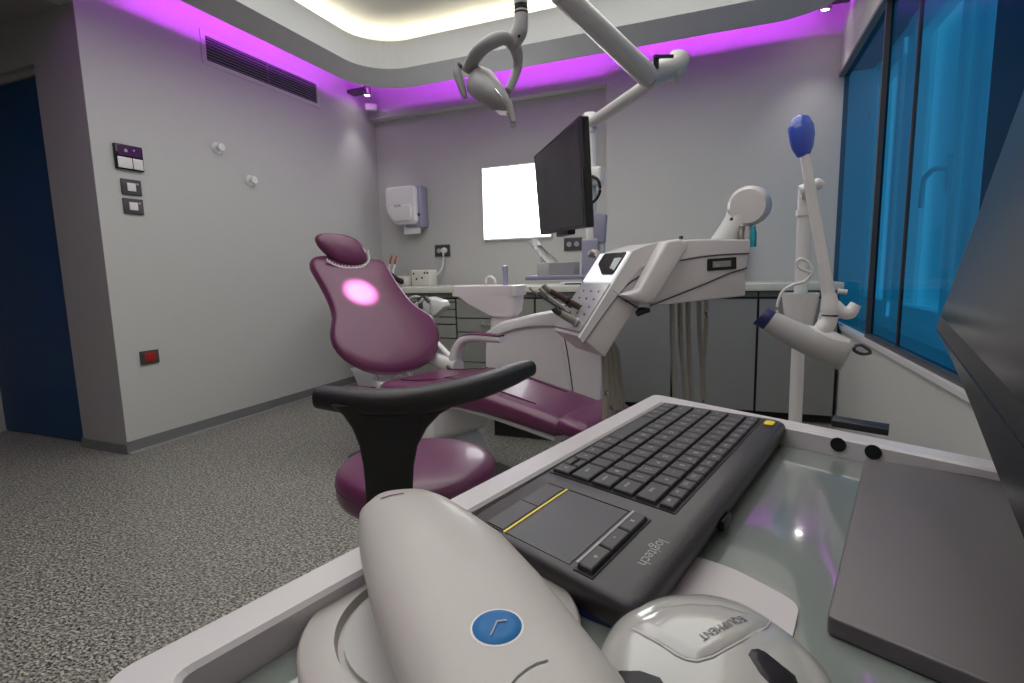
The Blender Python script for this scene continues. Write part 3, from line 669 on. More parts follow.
# ================================================================== MONITOR ON POST
mo = thing('hanging_monitor', 'slim black monitor hanging on post in front of lit viewer', 'monitor', (-.55, 2.05, 1.2))
def depthpt(x, y, d):
    r = ray(x, y); return CAM + r * (d / r.dot(CF))
nb, ntp = depthpt(586.5, 227, 1.78), depthpt(581, 115, 1.78)
fb, ft = depthpt(541, 235, 2.36), depthpt(534.5, 156.5, 2.36)
A_ = [nb, ntp, ft, fb]
nrm = (ntp - nb).cross(fb - nb).normalized()
if nrm.dot(CAM - nb) < 0: nrm = -nrm
cc = sum(A_, V((0, 0, 0))) / 4
obj('casing', prism(round_poly(A_, .008), -nrm * .028), 'blackgl', mo, bevel=.003)
obj('bezel', prism(round_poly([p + nrm * .003 for p in A_], .006), -nrm * .004), 'black', mo)
obj('screen', prism([cc + (p - cc) * .94 + nrm * .0038 for p in A_], -nrm * .002), 'screen', mo)
mb = bmesh.new(); mid = (nb + fb) / 2 - nrm * .02
box(mid + V((0, 0, -.006)), (.03, .16, .02), RZ(math.atan2((fb - nb).y, (fb - nb).x) - PI / 2), mb)
obj('button_bar', mb, 'black', mo, bevel=.004)
md = cc - nrm * .03
obj('mount', tube([md, md - nrm * .06, V((pb.x - .01, yp - .1, 1.52)), V((pb.x - .005, yp, 1.55))], .022, 12), 'white', mo, smooth=True)

# ================================================================== DELIVERY UNIT
ph = math.radians(40)
DA = V((math.cos(ph), math.sin(ph), 0)); DW = V((-math.sin(ph), math.cos(ph), 0))
DO = onY(579, 340, 1.46)
def D(x, y, off=0): return onP(x, y, DO - DW * off, DW)
du = thing('delivery_unit', 'white dentist delivery console with slanted control face and hanging hoses', 'delivery unit', (DO.x + .2, DO.y + .2, .8))
side = [D(*q) for q in ((580, 337), (605, 357.5), (622, 330), (641, 303), (662, 305), (746, 296), (746, 270), (751, 250), (751, 239.5), (715, 239), (690, 239.5), (662, 242), (645, 247), (634, 251))]
obj('body', prism(side, DW * .20), 'pink', du, bevel=.006)
rim = [D(x, y, .004) for x, y in ((579.5, 338), (583, 343), (612, 303), (640, 268), (665, 259), (662, 241), (645, 246), (633, 251))]
obj('side_rim', prism(rim, DW * .012), 'white', du)
sg = bmesh.new()
for pts in ([(583, 343), (600, 319), (622, 290), (640, 276), (655, 268)], [(678, 261), (700, 257), (725, 254.5), (749, 253.5)], [(650, 306), (675, 296), (705, 284), (728, 274), (747, 268)], [(612, 290), (625, 300), (640, 309)]):
    tube([D(x, y, .002) for x, y in pts], .0024, 6, sg)
obj('panel_seam', sg, 'darkgrey', du)
# console face: plane through the slanted edge, width along DW
n_face = (side[0] - side[-1]).cross(DW).normalized()
if n_face.dot(CAM - side[0]) < 0: n_face = -n_face
def F(f_, g_, lift=.002):   # f_ down the slope 0..1, g_ across 0..1
    return side[-1] + (side[0] - side[-1]) * f_ + DW * (.20 * g_) + n_face * lift
obj('control_panel', prism([F(.40, .04), F(.96, .04), F(.96, .96), F(.40, .96)], n_face * .006), 'silver', du, bevel=.002)
obj('upper_panel', prism([F(.02, .04), F(.385, .04), F(.385, .96), F(.02, .96)], n_face * .006), 'panel_glow', du, bevel=.002)
dk = obj('display', prism(round_poly([F(.03, .08, .009), F(.30, .08, .009), F(.30, .42, .009), F(.16, .78, .009), F(.03, .78, .009)], .01), n_face * .001), 'screen', du)
obj('display_light', prism([F(.10, .12, .0105), F(.25, .12, .0105), F(.22, .30, .0105), F(.10, .34, .0105)], n_face * .0006), 'clear', dk)
for i_ in range(5):
    for j in range(3):
        c = F(.5 + .09 * i_, .2 + .25 * j, .008); obj('control_button', lathe([(.0005, 0), (.0035, 0), (.003, .002), (.0005, .002)], c, n_face, 10), 'wood', du)
obj('rear_edge_knob', tube([F(.03, 1.0, .01), F(.02, 1.15, .012), F(.04, 1.28, .01)], [.012, .016, .008], 10), 'steel', du, smooth=True)
# lever handle on the side
hd = [D(x, y, .05) for x, y in ((667, 241), (680, 238.5), (689, 243), (688, 250), (656, 300), (648, 304), (632, 300), (624, 295), (640, 290))]
hnd = obj('handle', prism(hd, DW * .05), 'pink', du, bevel=.009)
obj('handle_screw', cyl(D(681, 239, .03), D(681, 236, .03), .006, 12), 'darkgrey', hnd, smooth=True)
obj('release_knob', tube([D(637, 314, .015), D(642, 311, .015), D(649, 310, .015)], [.009, .012, .007], 10), 'black', du, smooth=True)
gl = obj('gauge_window', prism(round_poly([D(x, y, .004) for x, y in ((708, 259), (736.5, 257), (736.5, 269), (708, 271))], .004), DW * .004), 'black', du)
obj('gauge_display', prism([D(x, y, .0055) for x, y in ((713, 261.6), (731, 260.3), (731, 266.3), (713, 267.6))], DW * .001), 'steel', gl)
bm, _ = text_bm('888', .012, D(715, 266.5, .0068), DA, (0, 0, 1)); obj_flat('gauge_digits', bm, 'legend', gl)
# handpieces pointing up-left from the console's lower end
hps = [((577, 306), (545, 288), .010, 'wood', .10), ((582, 314), (560, 297), .010, 'wood', .16), ((583, 326), (556, 311), .013, 'steel', .05), ((575, 318), (531, 290), .004, 'darkgrey', .12), ((580, 320), (541, 291), .006, 'grw', .20)]
dh = ['darkest brown handpiece, topmost in the console holder', 'second brown handpiece under the topmost one', 'thick steel handpiece lowest in the console holder', 'thin black wire-like probe pointing past the spittoon', 'slim pale handpiece between brown handpiece and probe']
for k, (p, q_, r, m_, off) in enumerate(hps):
    a = onP(p[0], p[1], DO + DW * off, DW); b = onP(q_[0], q_[1], DO + DW * off - DA * .02, DW)
    t = thing('handpiece', dh[k] + ' of the delivery unit', 'dental handpiece', a, 'handpieces held by the delivery unit')
    dd = (b - a)
    obj('barrel', tube([a - dd * .1, a, a + dd * .45, a + dd * .85], [r * .8, r, r * .95, r * .8], 12, smooth=False), m_, t, smooth=True)
    obj('head', tube([a + dd * .85, b, b + V((-.004, 0, .008))], [r * .75, r * .7, r * .9], 10, smooth=False), 'steel' if m_ != 'steel' else 'darkgrey', t, smooth=True)
    if k < 3: obj('collar', cyl(a + dd * .28, a + dd * .34, r * 1.12, 12), 'chrome' if k == 2 else 'black', t, smooth=True)
# hoses
def hose(pts, off, r, lab, group):
    P = [D(x, y, -off) for x, y in pts]; top = P[0]
    P.append(V((P[-1].x, P[-1].y + .02, .12))); P.append(V((P[-1].x - .03, P[-1].y + .05, .012))); P.append(V((P[-1].x - .15, P[-1].y + .08, .010)))
    return tag(obj('hose', tube(P, r, 10), 'hose', base=top, smooth=True), lab, 'hose', group)
for k, (x, o_) in enumerate(((603.5, .05), (608, .10), (612.5, .16), (617, .22))):
    hose([(x - 6, 336 + k * 1.5), (x, 352), (x + 1.5, 372), (x + 2 + k, 395), (x + 1 + k * 1.5, 425), (x - 4, 452)], o_, .0085, 'beige hose, %s under the console tip' % ('leftmost of the four', 'second from left of the four', 'third from left of the four', 'rightmost of the four')[k], 'beige hoses under the console tip')
lbs = ['leftmost hose hanging under the console rear', 'second hose from left under the console rear', 'third hose from left under the console rear', 'fourth hose from left under the console rear', 'rightmost hose under the console rear']
for k, (x, o_, xb_) in enumerate(((672, .08, 674), (680, .12, 684), (688, .16, 690), (699, .2, 703), (706, .24, 702))):
    hose([(x, 296), (x, 312), (x + (xb_ - x) * .3, 345), (xb_, 375), (xb_ + 1, 400), (xb_ - 1, 430), (xb_ - 8, 460)], o_, .0085, 'beige ' + lbs[k], 'beige hoses under the console rear')
# balance arm of the unit
ar_ = thing('balance_arm', 'white balance arm with rounded knuckle behind the delivery console', 'arm', onY(750, 208, 2.35))
kc = onY(750, 206, 2.2); kv = ray(750, 206)
obj('knuckle', lathe([(.001, -.065), (.05, -.065), (.066, -.05), (.072, -.02), (.072, .04), (.06, .06), (.001, .062)], kc, kv * -1 + V((-.15, 0, 0)), 32), 'pink', ar_, smooth=True)
kb_ = onY(722, 246, 2.2)
obj('arm_beam', tube([kc + V((-.02, 0, .0)), (kc + kb_) / 2, kb_ + (kb_ - kc) * .6], [.055, .052, .05], 16), 'white', ar_, smooth=True)
obj('screw', ball(onY(731.5, 219, 2.1), .006), 'darkgrey', ar_, smooth=True)
obj('arm_link', tube([kb_ + (kb_ - kc) * .55, onY(690, 272, 2.4), onY(650, 285, 2.6), onY(620, 297, 2.8), onY(604, 305, 2.97)], .032, 12), 'white', ar_, smooth=True)
for k, (x, m_, nm) in enumerate(((741, 'steel', 'grey green'), (747, 'grw', 'pale grey'), (753, 'teal', 'bright teal'))):
    a = onY(x, 240, 2.15); b = onY(x, 226, 2.15)
    tag(obj('water_bottle', lathe([(.001, 0), (.011, 0), (.012, .005), (.012, .05), (.008, .062), (.008, .075), (.001, .075)], (a.x, a.y, b.z - .075), (0, 0, 1), 14), m_, base=(a.x, a.y, b.z - .075), smooth=True), nm + ' small cylinder under the arm knuckle', 'bottle', 'small cylinders behind the console')

# ================================================================== MOBILE WHITENING LAMP
YW = 1.35
def Q(x, y, dy=0): return onY(x, y, YW + dy)
st = thing('lamp_stand', 'tall white pole of the mobile lamp with conical cup', 'stand', (Q(797, 400, .15).x, YW + .15, 0))
px = Q(800, 300, .15)
pm = bmesh.new(); cyl((px.x + .004, px.y, .05), (px.x, px.y, Q(804, 190, .15).z), .0155, 18, pm)
obj('pole', pm, 'white', st, smooth=True)
obj('pole_collar', cyl((px.x, px.y, Q(803, 216, .15).z), (px.x, px.y, Q(803, 210, .15).z), .0185, 18), 'white', st, smooth=True)
zt_ = Q(802, 293, .15).z
obj('cup', lathe([(.020, -.125), (.027, -.12), (.034, -.06), (.043, 0), (.039, .0), (.030, -.05), (.020, -.10)], (px.x, px.y, zt_), (0, 0, 1), 28), 'white', st, smooth=True)
obj('cup_inlay', lathe([(.001, -.01), (.037, -.01), (.037, -.004), (.001, -.004)], (px.x, px.y, zt_), (0, 0, 1), 24), 'teal', st, smooth=True)
obj('top_clamp', tube([Q(800, 192, .13), Q(806, 190, .13), Q(813, 187, .13), Q(818, 184, .13), Q(823, 186, .13)], [.016, .016, .012, .014, .008], 12), 'white', st, smooth=True)
obj('wall_hook', cyl(Q(838, 291, .15), Q(847, 292, .15), .006, 10), 'white', st, smooth=True)
ft_ = bmesh.new()
for k in range(5):
    a = 2 * PI * k / 5 + .3; tube([(px.x, px.y, .06), (px.x + .22 * math.cos(a), px.y + .22 * math.sin(a), .045)], .016, 10, ft_, False)
obj('foot_star', ft_, 'white', st, smooth=True)
cs = bmesh.new()
for k in range(5):
    a = 2 * PI * k / 5 + .3; ball((px.x + .22 * math.cos(a), px.y + .22 * math.sin(a), .022), .022, cs)
obj('caster', cs, 'black', st, smooth=True)
am = thing('knobbed_rod', 'slanted white rod with blue oval knob at its top', 'rod', Q(828, 300))
obj('rod', tube([Q(804, 150), Q(813, 205), Q(822, 255), Q(829, 298)], [.0095, .0112, .0125, .0135], 18, smooth=False), 'white', am, smooth=True)
kd = (Q(801, 122) - Q(804, 155)).normalized()
obj('knob', lathe([(.001, -.045), (.012, -.044), (.021, -.025), (.0262, 0), (.025, .02), (.017, .038), (.001, .046)], Q(801.5, 136), kd, 28, sy=.8), 'blue', am, smooth=True)
obj('joint', tube([Q(829, 294), Q(830, 308), Q(829, 320), Q(823, 330), Q(820, 340)], [.0145, .019, .017, .020, .016], 16), 'white', am, smooth=True)
obj('joint_lever', tube([Q(834, 305), Q(842, 312), Q(850, 312), Q(856, 304)], [.014, .014, .015, .011], 12), 'white', am, smooth=True)
wl_ = thing('whitening_lamp', 'white barrel-shaped whitening lamp head with dark blue nozzle', 'dental lamp', Q(815, 342))
def barrel(x0, y0, x1, y1, dd, n_=22): 
    a, b = Q(x0, y0), Q(x1, y1); c = (a + b) / 2; hx = (b - a) / 2; d_ = ray((x0 + x1) / 2, (y0 + y1) / 2)
    return [c + hx * math.cos(2 * PI * j / n_) + d_ * (dd * math.sin(2 * PI * j / n_)) for j in range(n_)]
obj('housing', loft([barrel(775.5, 313, 764.5, 329, .016), barrel(776.5, 312, 763.5, 330, .02), barrel(800, 322, 790, 347, .03), barrel(818, 329, 810, 357.5, .034), barrel(835, 335, 827, 365, .034), barrel(851, 341, 838, 370, .03), barrel(855, 344, 841, 370, .022)]), 'grw', wl_, smooth=True)
obj('nozzle', loft([barrel(768, 307.5, 752.5, 323.5, .015), barrel(777.5, 312.5, 763, 329.5, .020)]), 'navy', wl_, bevel=.001)
obj('top_cover', loft([barrel(797, 326, 800, 324, .008), barrel(810, 341, 818, 326.5, .022), barrel(830, 353, 835, 331.5, .026), barrel(845, 352, 851, 339.5, .018)]), 'white', wl_, smooth=True)
obj('rear_loop', tube([Q(855, 346), Q(861, 345), Q(869, 350), Q(870, 353), Q(862, 354), Q(855, 351), Q(854, 347)], .0035, 10), 'darkgrey', wl_, smooth=True)
obj('rear_plate', prism([Q(x, y, .003) for x, y in ((856, 346.5), (862, 346.5), (868, 351), (862, 352.5), (856, 350.5))], (0, .003, 0)), 'chrome', wl_)
tag(obj('lamp_cable', tube([Q(777, 312), Q(778, 302), Q(783, 291), Q(793, 285), Q(805, 281), Q(812, 272), Q(810, 264), Q(802, 259), Q(797, 262), Q(800, 268), Q(811, 272), Q(813, 266)], .0032, 8), 'white', base=Q(777, 312), smooth=True), 'thin white cable looping around pole to lamp head', 'cable')
tag(obj('rod_cable', tube([Q(826, 300), Q(821, 314), Q(817, 326), Q(812, 331), Q(814, 338), Q(821, 346), Q(835, 347), Q(853, 346.5)], .0032, 8), 'white', base=Q(826, 300), smooth=True), 'thin white cable running down from rod along lamp head', 'cable')

# ================================================================== STOOL
so = thing('operator_stool', 'round purple stool with black curved armrest on flared stem', 'stool', (-.74, 1.13, 0))
sc_ = V((-.735, 1.13, .515)); rs = .205
obj('seat', lathe([(.001, -.03), (rs * .9, -.03), (rs * .97, -.022), (rs, -.005), (rs, .028), (rs * .985, .042), (rs * .93, .053), (rs * .8, .060), (rs * .4, .063), (.001, .063)], sc_, (0, 0, 1), 56), 'leather', so, smooth=True)
obj('seat_piping', lathe([(rs * .995, .018), (rs * 1.006, .020), (rs * .995, .022)], sc_, (0, 0, 1), 56), 'seam', so)
obj('gas_column', cyl(sc_ + V((0, 0, -.03)), (sc_.x, sc_.y, .09), .028, 18), 'chrome', so, smooth=True)
for k in range(5):
    a = 2 * PI * k / 5 + .2; e = V((math.cos(a), math.sin(a), 0))
    lg = obj('leg', tube([V((sc_.x, sc_.y, .10)) + e * .02, V((sc_.x, sc_.y, .09)) + e * .13, V((sc_.x, sc_.y, .06)) + e * .24], [.022, .018, .014], 10), 'chrome', so, smooth=True)
    obj('caster', cyl(V((sc_.x, sc_.y, .028)) + e * .245 - e.cross(Z) * .014, V((sc_.x, sc_.y, .028)) + e * .245 + e.cross(Z) * .014, .028, 16), 'black', lg, smooth=True)
za = .795
tp = [onZ(322, 397, za), onZ(350, 400, za), onZ(395, 402, za), onZ(440, 396, za), onZ(480, 386, za), onZ(510, 375, za), onZ(528, 368, za)]
obj('armrest', tube(tp, [.027, .030, .031, .031, .030, .029, .024], 20, flat=.88, sq=2.7), 'rubber', so, smooth=True)
# flared stem
sx0 = onZ(388, 400, za)
stn = ray(388, 430); stn = V((stn.x, stn.y, 0)).normalized()
def S(x, y): return onP(x, y, sx0, stn)
Lf = [(331, 405), (342, 414), (352, 428), (359, 445), (363, 465), (365, 485), (366, 520)]
Rt = [(458, 404), (440, 414), (427, 428), (418, 445), (414, 465), (413, 485), (412, 520)]
secs = []
for (x0, y0), (x1, y1) in zip(Lf, Rt):
    a, b = S(x0, y0), S(x1, y1); c = (a + b) / 2; hx = (b - a) / 2
    secs.append([c + hx * (abs(math.cos(2 * PI * j / 20)) ** .6 * (1 if math.cos(2 * PI * j / 20) > 0 else -1)) + stn * (.017 * math.sin(2 * PI * j / 20)) for j in range(20)])
obj('armrest_stem', loft(secs), 'rubber', so, smooth=True)
lowp = S(389, 518)
obj('stem_bracket', tube([lowp, lowp + V((0, 0, -.04)), V((sc_.x, sc_.y - .05, .455)), V((sc_.x, sc_.y, .45))], [.022, .022, .02, .02], 10), 'black', so, smooth=True)

# ================================================================== TRAY CART
zr, zg = .905, .888
ct = thing('tray_cart', 'white rimmed equipment trolley top with green glass shelf', 'trolley', (0, .3, 0))
NL, FL = onZ(94.6, 677.7, zr), onZ(653.8, 393.2, zr)
FR = onZ(988, 458.6, zr); FRx = FL + (FR - FL).normalized() * .52; FRx.z = zr
eL = (NL - FL).normalized(); NRx = FRx + eL * (NL - FL).length
outer = [FL, NL, NRx, FRx]
def inset(P, d):
    n = len(P); out = []
    for i in range(n):
        a, b, c = P[i - 1], P[i], P[(i + 1) % n]; u = (a - b).normalized(); v_ = (c - b).normalized()
        out.append(b + (u + v_) * (d / u.cross(v_).length))
    return out
def rp_(P, r, z): return [V((p.x, p.y, z)) for p in round_poly(P, r, 4)]
ins = inset(outer, .024)
Ri, Ro = rp_(ins, .006, zr), rp_(outer, .012, zr)
obj('rim', loft([rp_(inset(outer, .003), .010, zr), rp_(outer, .012, zr - .003), rp_(outer, .012, zr - .045), rp_(ins, .006, zr - .045), rp_(ins, .006, zr - .002), rp_(inset(outer, .022), .007, zr)], closed=True), 'tray', ct)
obj('tray_floor', prism(rp_(ins, .006, zr - .045), (0, 0, .012)), 'trayin', ct)
g0 = [onZ(*q, zg) for q in ((380, 615), (655, 408))]
obj('glass_shelf', prism(rp_(inset(outer, .0245), .005, zg - .005), (0, 0, .005)), 'glassg', ct)
gr = bmesh.new()
eF = (FRx - FL).normalized(); nF = V((eF.y, -eF.x, 0)); 
if nF.dot(CAM - FL) < 0: nF = -nF
for x, y in ((839, 440.5), (874, 447)):
    c = onP(x, y, ins[0] , nF); c = V((c.x, c.y, (zr + zg) / 2 + .0025)) + nF * .0006
    lathe([(.0005, 0), (.0060, 0), (.0060, .0012), (.0005, .0012)], c, nF, 20, gr)
obj('rim_hole', gr, 'black', ct)
lg = bmesh.new()
for p in inset(outer, .02): bx(p.x - .012, p.x + .012, p.y - .012, p.y + .012, .06, zr - .045, lg)
obj('corner_leg', lg, 'tray', ct)
obj('lower_shelf', prism(rp_(inset(outer, .01), .01, .30), (0, 0, .02)), 'tray', ct)
cc_ = bmesh.new()
for p in inset(outer, .02): ball((p.x, p.y, .03), .03, cc_)
obj('caster', cc_, 'black', ct, smooth=True)
bk = [onZ(x, y, zr + .008) for x, y in ((833, 412), (890, 420.5), (889, 426), (832, 417))]
tag(obj('black_handle', prism(round_poly([V((p.x, p.y, zr - .001)) for p in bk], .001), (0, 0, .006)), 'black', base=bk[0], bevel=.001), 'small flat black block on the far tray rim', 'handle')

# ================================================================== KEYBOARD
zk = .9075
K = [onZ(x, y, zk) for x, y in ((663.5, 401.5), (788, 421), (640, 612), (463, 519))]   # far-left, far-right, near-right, near-left
def kp(u, v, z=zk):   # u 0..1 far->near, v 0..1 left->right
    p = (K[0] * (1 - v) + K[1] * v) * (1 - u) + (K[3] * (1 - v) + K[2] * v) * u; return V((p.x, p.y, z))
kb = thing('keyboard', 'dark grey wireless keyboard with touchpad and yellow accents', 'keyboard', kp(.5, .5, zg))
ko = [kp(0, 0), kp(0, 1), kp(1, 1), kp(1, 0)]
def kring(d, z, r=.010): return [V((p.x, p.y, z)) for p in round_poly(inset(ko, d), r, 5)]
obj('case', loft([kring(.008, zg + .001), kring(.003, zg + .003), kring(0, zk - .006, .012), kring(.0008, zk - .002, .012), kring(.003, zk, .012)]), 'kb', kb, smooth=True)
obj('key_well', prism([kp(.035, .035, zk), kp(.035, .842, zk), kp(.727, .842, zk), kp(.727, .035, zk)], (0, 0, .0006)), 'black', kb)
rows = [
 (.045, .165, [('ctrl', 1.25), ('fn', 1), ('win', 1), ('alt', 1), ('', 5), ('alt', 1), ('fn', 1), ('ctrl', 1), ('<', 1), ('^v', 1), ('>', 1)]),
 (.170, .295, [('shift', 2)] + [(c, 1) for c in 'ZXCVBNM,./'] + [('', 1.0), ('shift', 1.75)]),
 (.300, .425, [('caps', 1.6)] + [(c, 1) for c in "ASDFGHJKL;'"] + [('#', .8), ('enter', 1.3)]),
 (.430, .553, [('tab', 1.3)] + [(c, 1) for c in 'QWERTYUIOP[]'] + [('enter', 1.35)]),
 (.558, .675, [('`', .9)] + [(c, 1) for c in '1234567890-='] + [('back', 1.8)]),
 (.685, .765, [(c, 1) for c in ('esc', 'F1', 'F2', 'F3', 'F4', 'F5', 'F6', 'F7', 'F8', 'F9', 'F10', 'F11', 'F12', 'ins', 'del')]),
]
XU = (kp(1, .5) - kp(0, .5)).normalized(); XV = (kp(.5, 1) - kp(.5, 0)).normalized()
def keycap(u0, u1, v0, v1, txt):
    bm = bmesh.new(); g = .0022
    z0, z1 = zk, zk + .0032
    a = [kp(u0 + g, v0 + g * 2, z0), kp(u0 + g, v1 - g * 2, z0), kp(u1 - g, v1 - g * 2, z0), kp(u1 - g, v0 + g * 2, z0)]
    t_ = [V((p.x, p.y, z1 - .0006)) for p in inset(a, .0004)]; t2_ = [V((p.x, p.y, z1)) for p in inset(a, .0011)]
    loft([a, t_, t2_], bm)
    for f in bm.faces: f.material_index = 0
    if txt:
        sz = .0055 if len(txt) == 1 else .0036
        c = kp((u0 + u1) / 2, (v0 + v1) / 2, z1)
        if len(txt) > 2: c = kp((u0 + u1) / 2, v0 + (v1 - v0) * .45, z1)
        _, fs = text_bm(txt, sz, c - XV * .0015, XU, XV, 'C', bm, lift=0)
        for f in fs:
            f.material_index = 1
            for v in f.verts: v.co.z = z1 + .00012
    return bm
for v0, v1, ks in rows:
    v0 = .045 + (v0 - .045) * 1.09; v1 = .045 + (v1 - .045) * 1.09
    tot = sum(w_ for _, w_ in ks); u = .040
    for txt, w_ in ks:
        du_ = .682 * w_ / tot
        if txt == '^v':
            obj_flat('key', keycap(u, u + du_, v0, (v0 + v1) / 2, ''), ['key', 'legend'], kb); obj_flat('key', keycap(u, u + du_, (v0 + v1) / 2, v1, ''), ['key', 'legend'], kb)
        else: obj_flat('key', keycap(u, u + du_, v0, v1, txt), ['key', 'legend'], kb)
        u += du_
def quad(u0, u1, v0, v1, z0, h): return prism([kp(u0, v0, z0), kp(u0, v1, z0), kp(u1, v1, z0), kp(u1, v0, z0)], (0, 0, h))
obj('touchpad', quad(0.7747, 0.9803, .262, .640, zk, .0004), 'pad', kb)
for u0, u1 in ((0.7775, 0.8710), (0.8747, 0.9775)):
    obj('touchpad_button', quad(u0, u1, .125, .235, zk, .0007), 'kb', kb)
gv = bmesh.new()
for a, b, c_, d_ in ((0.7719, 0.9831, .119, .1225), (0.7719, 0.7747, .12, .24), (0.9803, 0.9831, .12, .24), (0.8719, 0.8738, .12, .24), (0.7719, 0.9831, .237, .247), (0.7700, 0.7723, .26, .645)):
    bm_ = quad(a, b, c_, d_, zk, .0005)
    me_ = bpy.data.meshes.new('x'); bm_.to_mesh(me_); bm_.free(); gv.from_mesh(me_); bpy.data.meshes.remove(me_)
obj('button_gap', gv, 'black', kb)
obj('yellow_line', quad(0.7747, 0.9831, .248, .260, zk, .0008), 'yellow', kb)
obj('media_bar_well', quad(0.7747, 0.9869, .672, .768, zk, .0006), 'black', kb)
for k, (u0, u1, ic_) in enumerate(((0.7812, 0.8467, 'x'), (0.8485, 0.9140, '-'), (0.9158, 0.9803, '+'))):
    mk = keycap(u0 - .002, u1 + .002, .676, .762, ic_)
    obj_flat('media_key', mk, ['key', 'legend'], kb)
obj('media_bar_highlight', quad(0.7812, 0.9803, .676, .688, zk + .0032, .0003), 'logo', kb)
yb = kp(.045, .80, zk)
obj('yellow_button', prism(round_poly([kp(.040, .868, zk), kp(.040, .935, zk), kp(.080, .935, zk), kp(.080, .868, zk)], .003), (0, 0, .0016)), 'yellow', kb, bevel=.0004)
bm, _ = text_bm('logitech', .0092, kp(.822, .862, zk + .0002), XU, XV); obj_flat('logo', bm, 'logo', kb)
sw = kp(.62, 1.0, zk - .012)
obj('side_switch', box(sw + XV * .0002, (.004, .016, .007), RZ(math.atan2(XU.y, XU.x) + PI / 2)), 'black', kb, bevel=.001)

tag(obj('blue_pad', prism(round_poly([onZ(x, y, zg + .0005) for x, y in ((563, 585), (640, 598), (640, 640), (575, 614))], .008), (0, 0, .002)), 'navy', base=onZ(600, 610, zg)), 'dark blue flat item peeking from under the keyboard', 'pad')
tag(obj('white_card', prism(round_poly([onZ(x, y, zg + .0008) for x, y in ((690, 556), (735, 571), (800, 606), (790, 650), (690, 680), (620, 640))], .008), (0, 0, .0012)), 'card', base=onZ(720, 600, zg)), 'flat white card on glass between keyboard and glossy device', 'card')

# metal slab
sq = [onZ(x, y, zg + .0095) for x, y in ((865, 458), (1060, 489), (1045, 705), (827, 615))]
sl = tag(obj('metal_slab', prism(round_poly([V((p.x, p.y, zg + .0005)) for p in sq], .003), (0, 0, .009)), 'slab', base=sq[0], bevel=.0012), 'thin brushed grey metal slab lying on the glass at right', 'slab')

# right-hand monitor leaning back over the tray
mr = thing('tray_monitor', 'large black monitor tilted back over right side of tray', 'monitor', (.2, .5, zg))
md_ = ray(937.5, 328).cross(ray(1024, 449)).cross(V((0, 0, 1))).normalized()
if md_.y < 0: md_ = -md_
# bottom edge direction, away from camera
P0 = onZ(937.5, 328, .988)
side_n = V((-md_.y, md_.x, 0))            # toward the left
tl = onP(1024, 94, P0, md_)               # a point of the far edge at the image side
up = (tl - P0).normalized()
P1 = P0 - md_ * .56
hgt = .30
mn = up.cross(md_).normalized()
if mn.dot(side_n) < 0: mn = -mn
obj('casing', prism(round_poly([P0, P0 + up * hgt, P1 + up * hgt, P1], .004), -mn * .025), 'blackgl', mr, bevel=.002)
obj('bezel', prism([P0 + up * .0 + mn * .001, P0 + up * hgt + mn * .001, P1 + up * hgt + mn * .001, P1 + mn * .001], -mn * .001), 'black', mr)
obj('screen', prism([P0 + up * .012 - md_ * .010 + mn * .0015, P0 + up * (hgt - .01) - md_ * .010 + mn * .0015, P1 + up * (hgt - .01) + md_ * .01 + mn * .0015, P1 + up * .012 + md_ * .01 + mn * .0015], -mn * .001), 'screen', mr)
cn = [onP(x, y, P0 + mn * .002, mn) for x, y in ((937.5, 332), (952, 360), (971, 405), (1000, 480), (1024, 539), (1070, 645), (1130, 780))]
ed = [P0 - md_ * d_ + mn * .001 for d_ in (.50, .0)]
obj('glossy_chin', prism([P0 + mn * .001, *cn, onP(1130, 597, P0 + mn * .002, mn)], -mn * .003), 'chin', mr)
pst = P0 - md_ * .20 - mn * .035 + up * .06
fc = V((pst.x, pst.y, zg)) - V((mn.x, mn.y, 0)).normalized() * .10
obj('stand_neck', tube([pst, (pst + fc) / 2 + V((.02, 0, .02)), V((fc.x, fc.y, zg + .006))], .012, 10), 'black', mr, smooth=True)
obj('stand_foot', prism(round_poly([V((fc.x + a, fc.y + b, zg + .001)) for a, b in ((-.03, -.06), (.05, -.06), (.05, .06), (-.03, .06))], .01), (0, 0, .006)), 'black', mr)

# ================================================================== FOREGROUND SCANNER POD
zp = .920
pod = thing('handheld_scanner', 'large satin white pod with blue oval button, nearest object', 'dental device', onZ(460, 600, .888))
sl_ = [((390, 502), (417, 500)), ((370, 508), (438, 503)), ((359, 520), (455, 512)), ((358, 536), (478, 527)), ((361, 560), (506, 546)), ((370, 600), (545, 588)), ((384, 640), (580, 632)), ((405, 700), (625, 690)), ((425, 770), (660, 760))]
secs = []
for k, (a_, b_) in enumerate(sl_):
    a, b = onZ(*a_, zp), onZ(*b_, zp); c = (a + b) / 2; hx = (b - a) / 2
    e_ = (.35, .7, .92, 1, 1, 1, 1, 1, 1)[k]; s_ = []
    for j in range(28):
        an = 2 * PI * j / 28; ca, sa = math.cos(an), math.sin(an)
        x = abs(ca) ** .75 * (1 if ca > 0 else -1); y = abs(sa) ** .85 * (1 if sa > 0 else -1)
        s_.append(c + hx * x + Z * (y * (.014 if y > 0 else .022) * e_))
    secs.append(s_)
podo = obj('body', loft(secs), 'matwhite', pod, smooth=True)
def tree(o):
    me = o.data; off = WL[o.name]
    return BVHTree.FromPolygons([v.co + off for v in me.vertices], [list(p.vertices) for p in me.polygons])
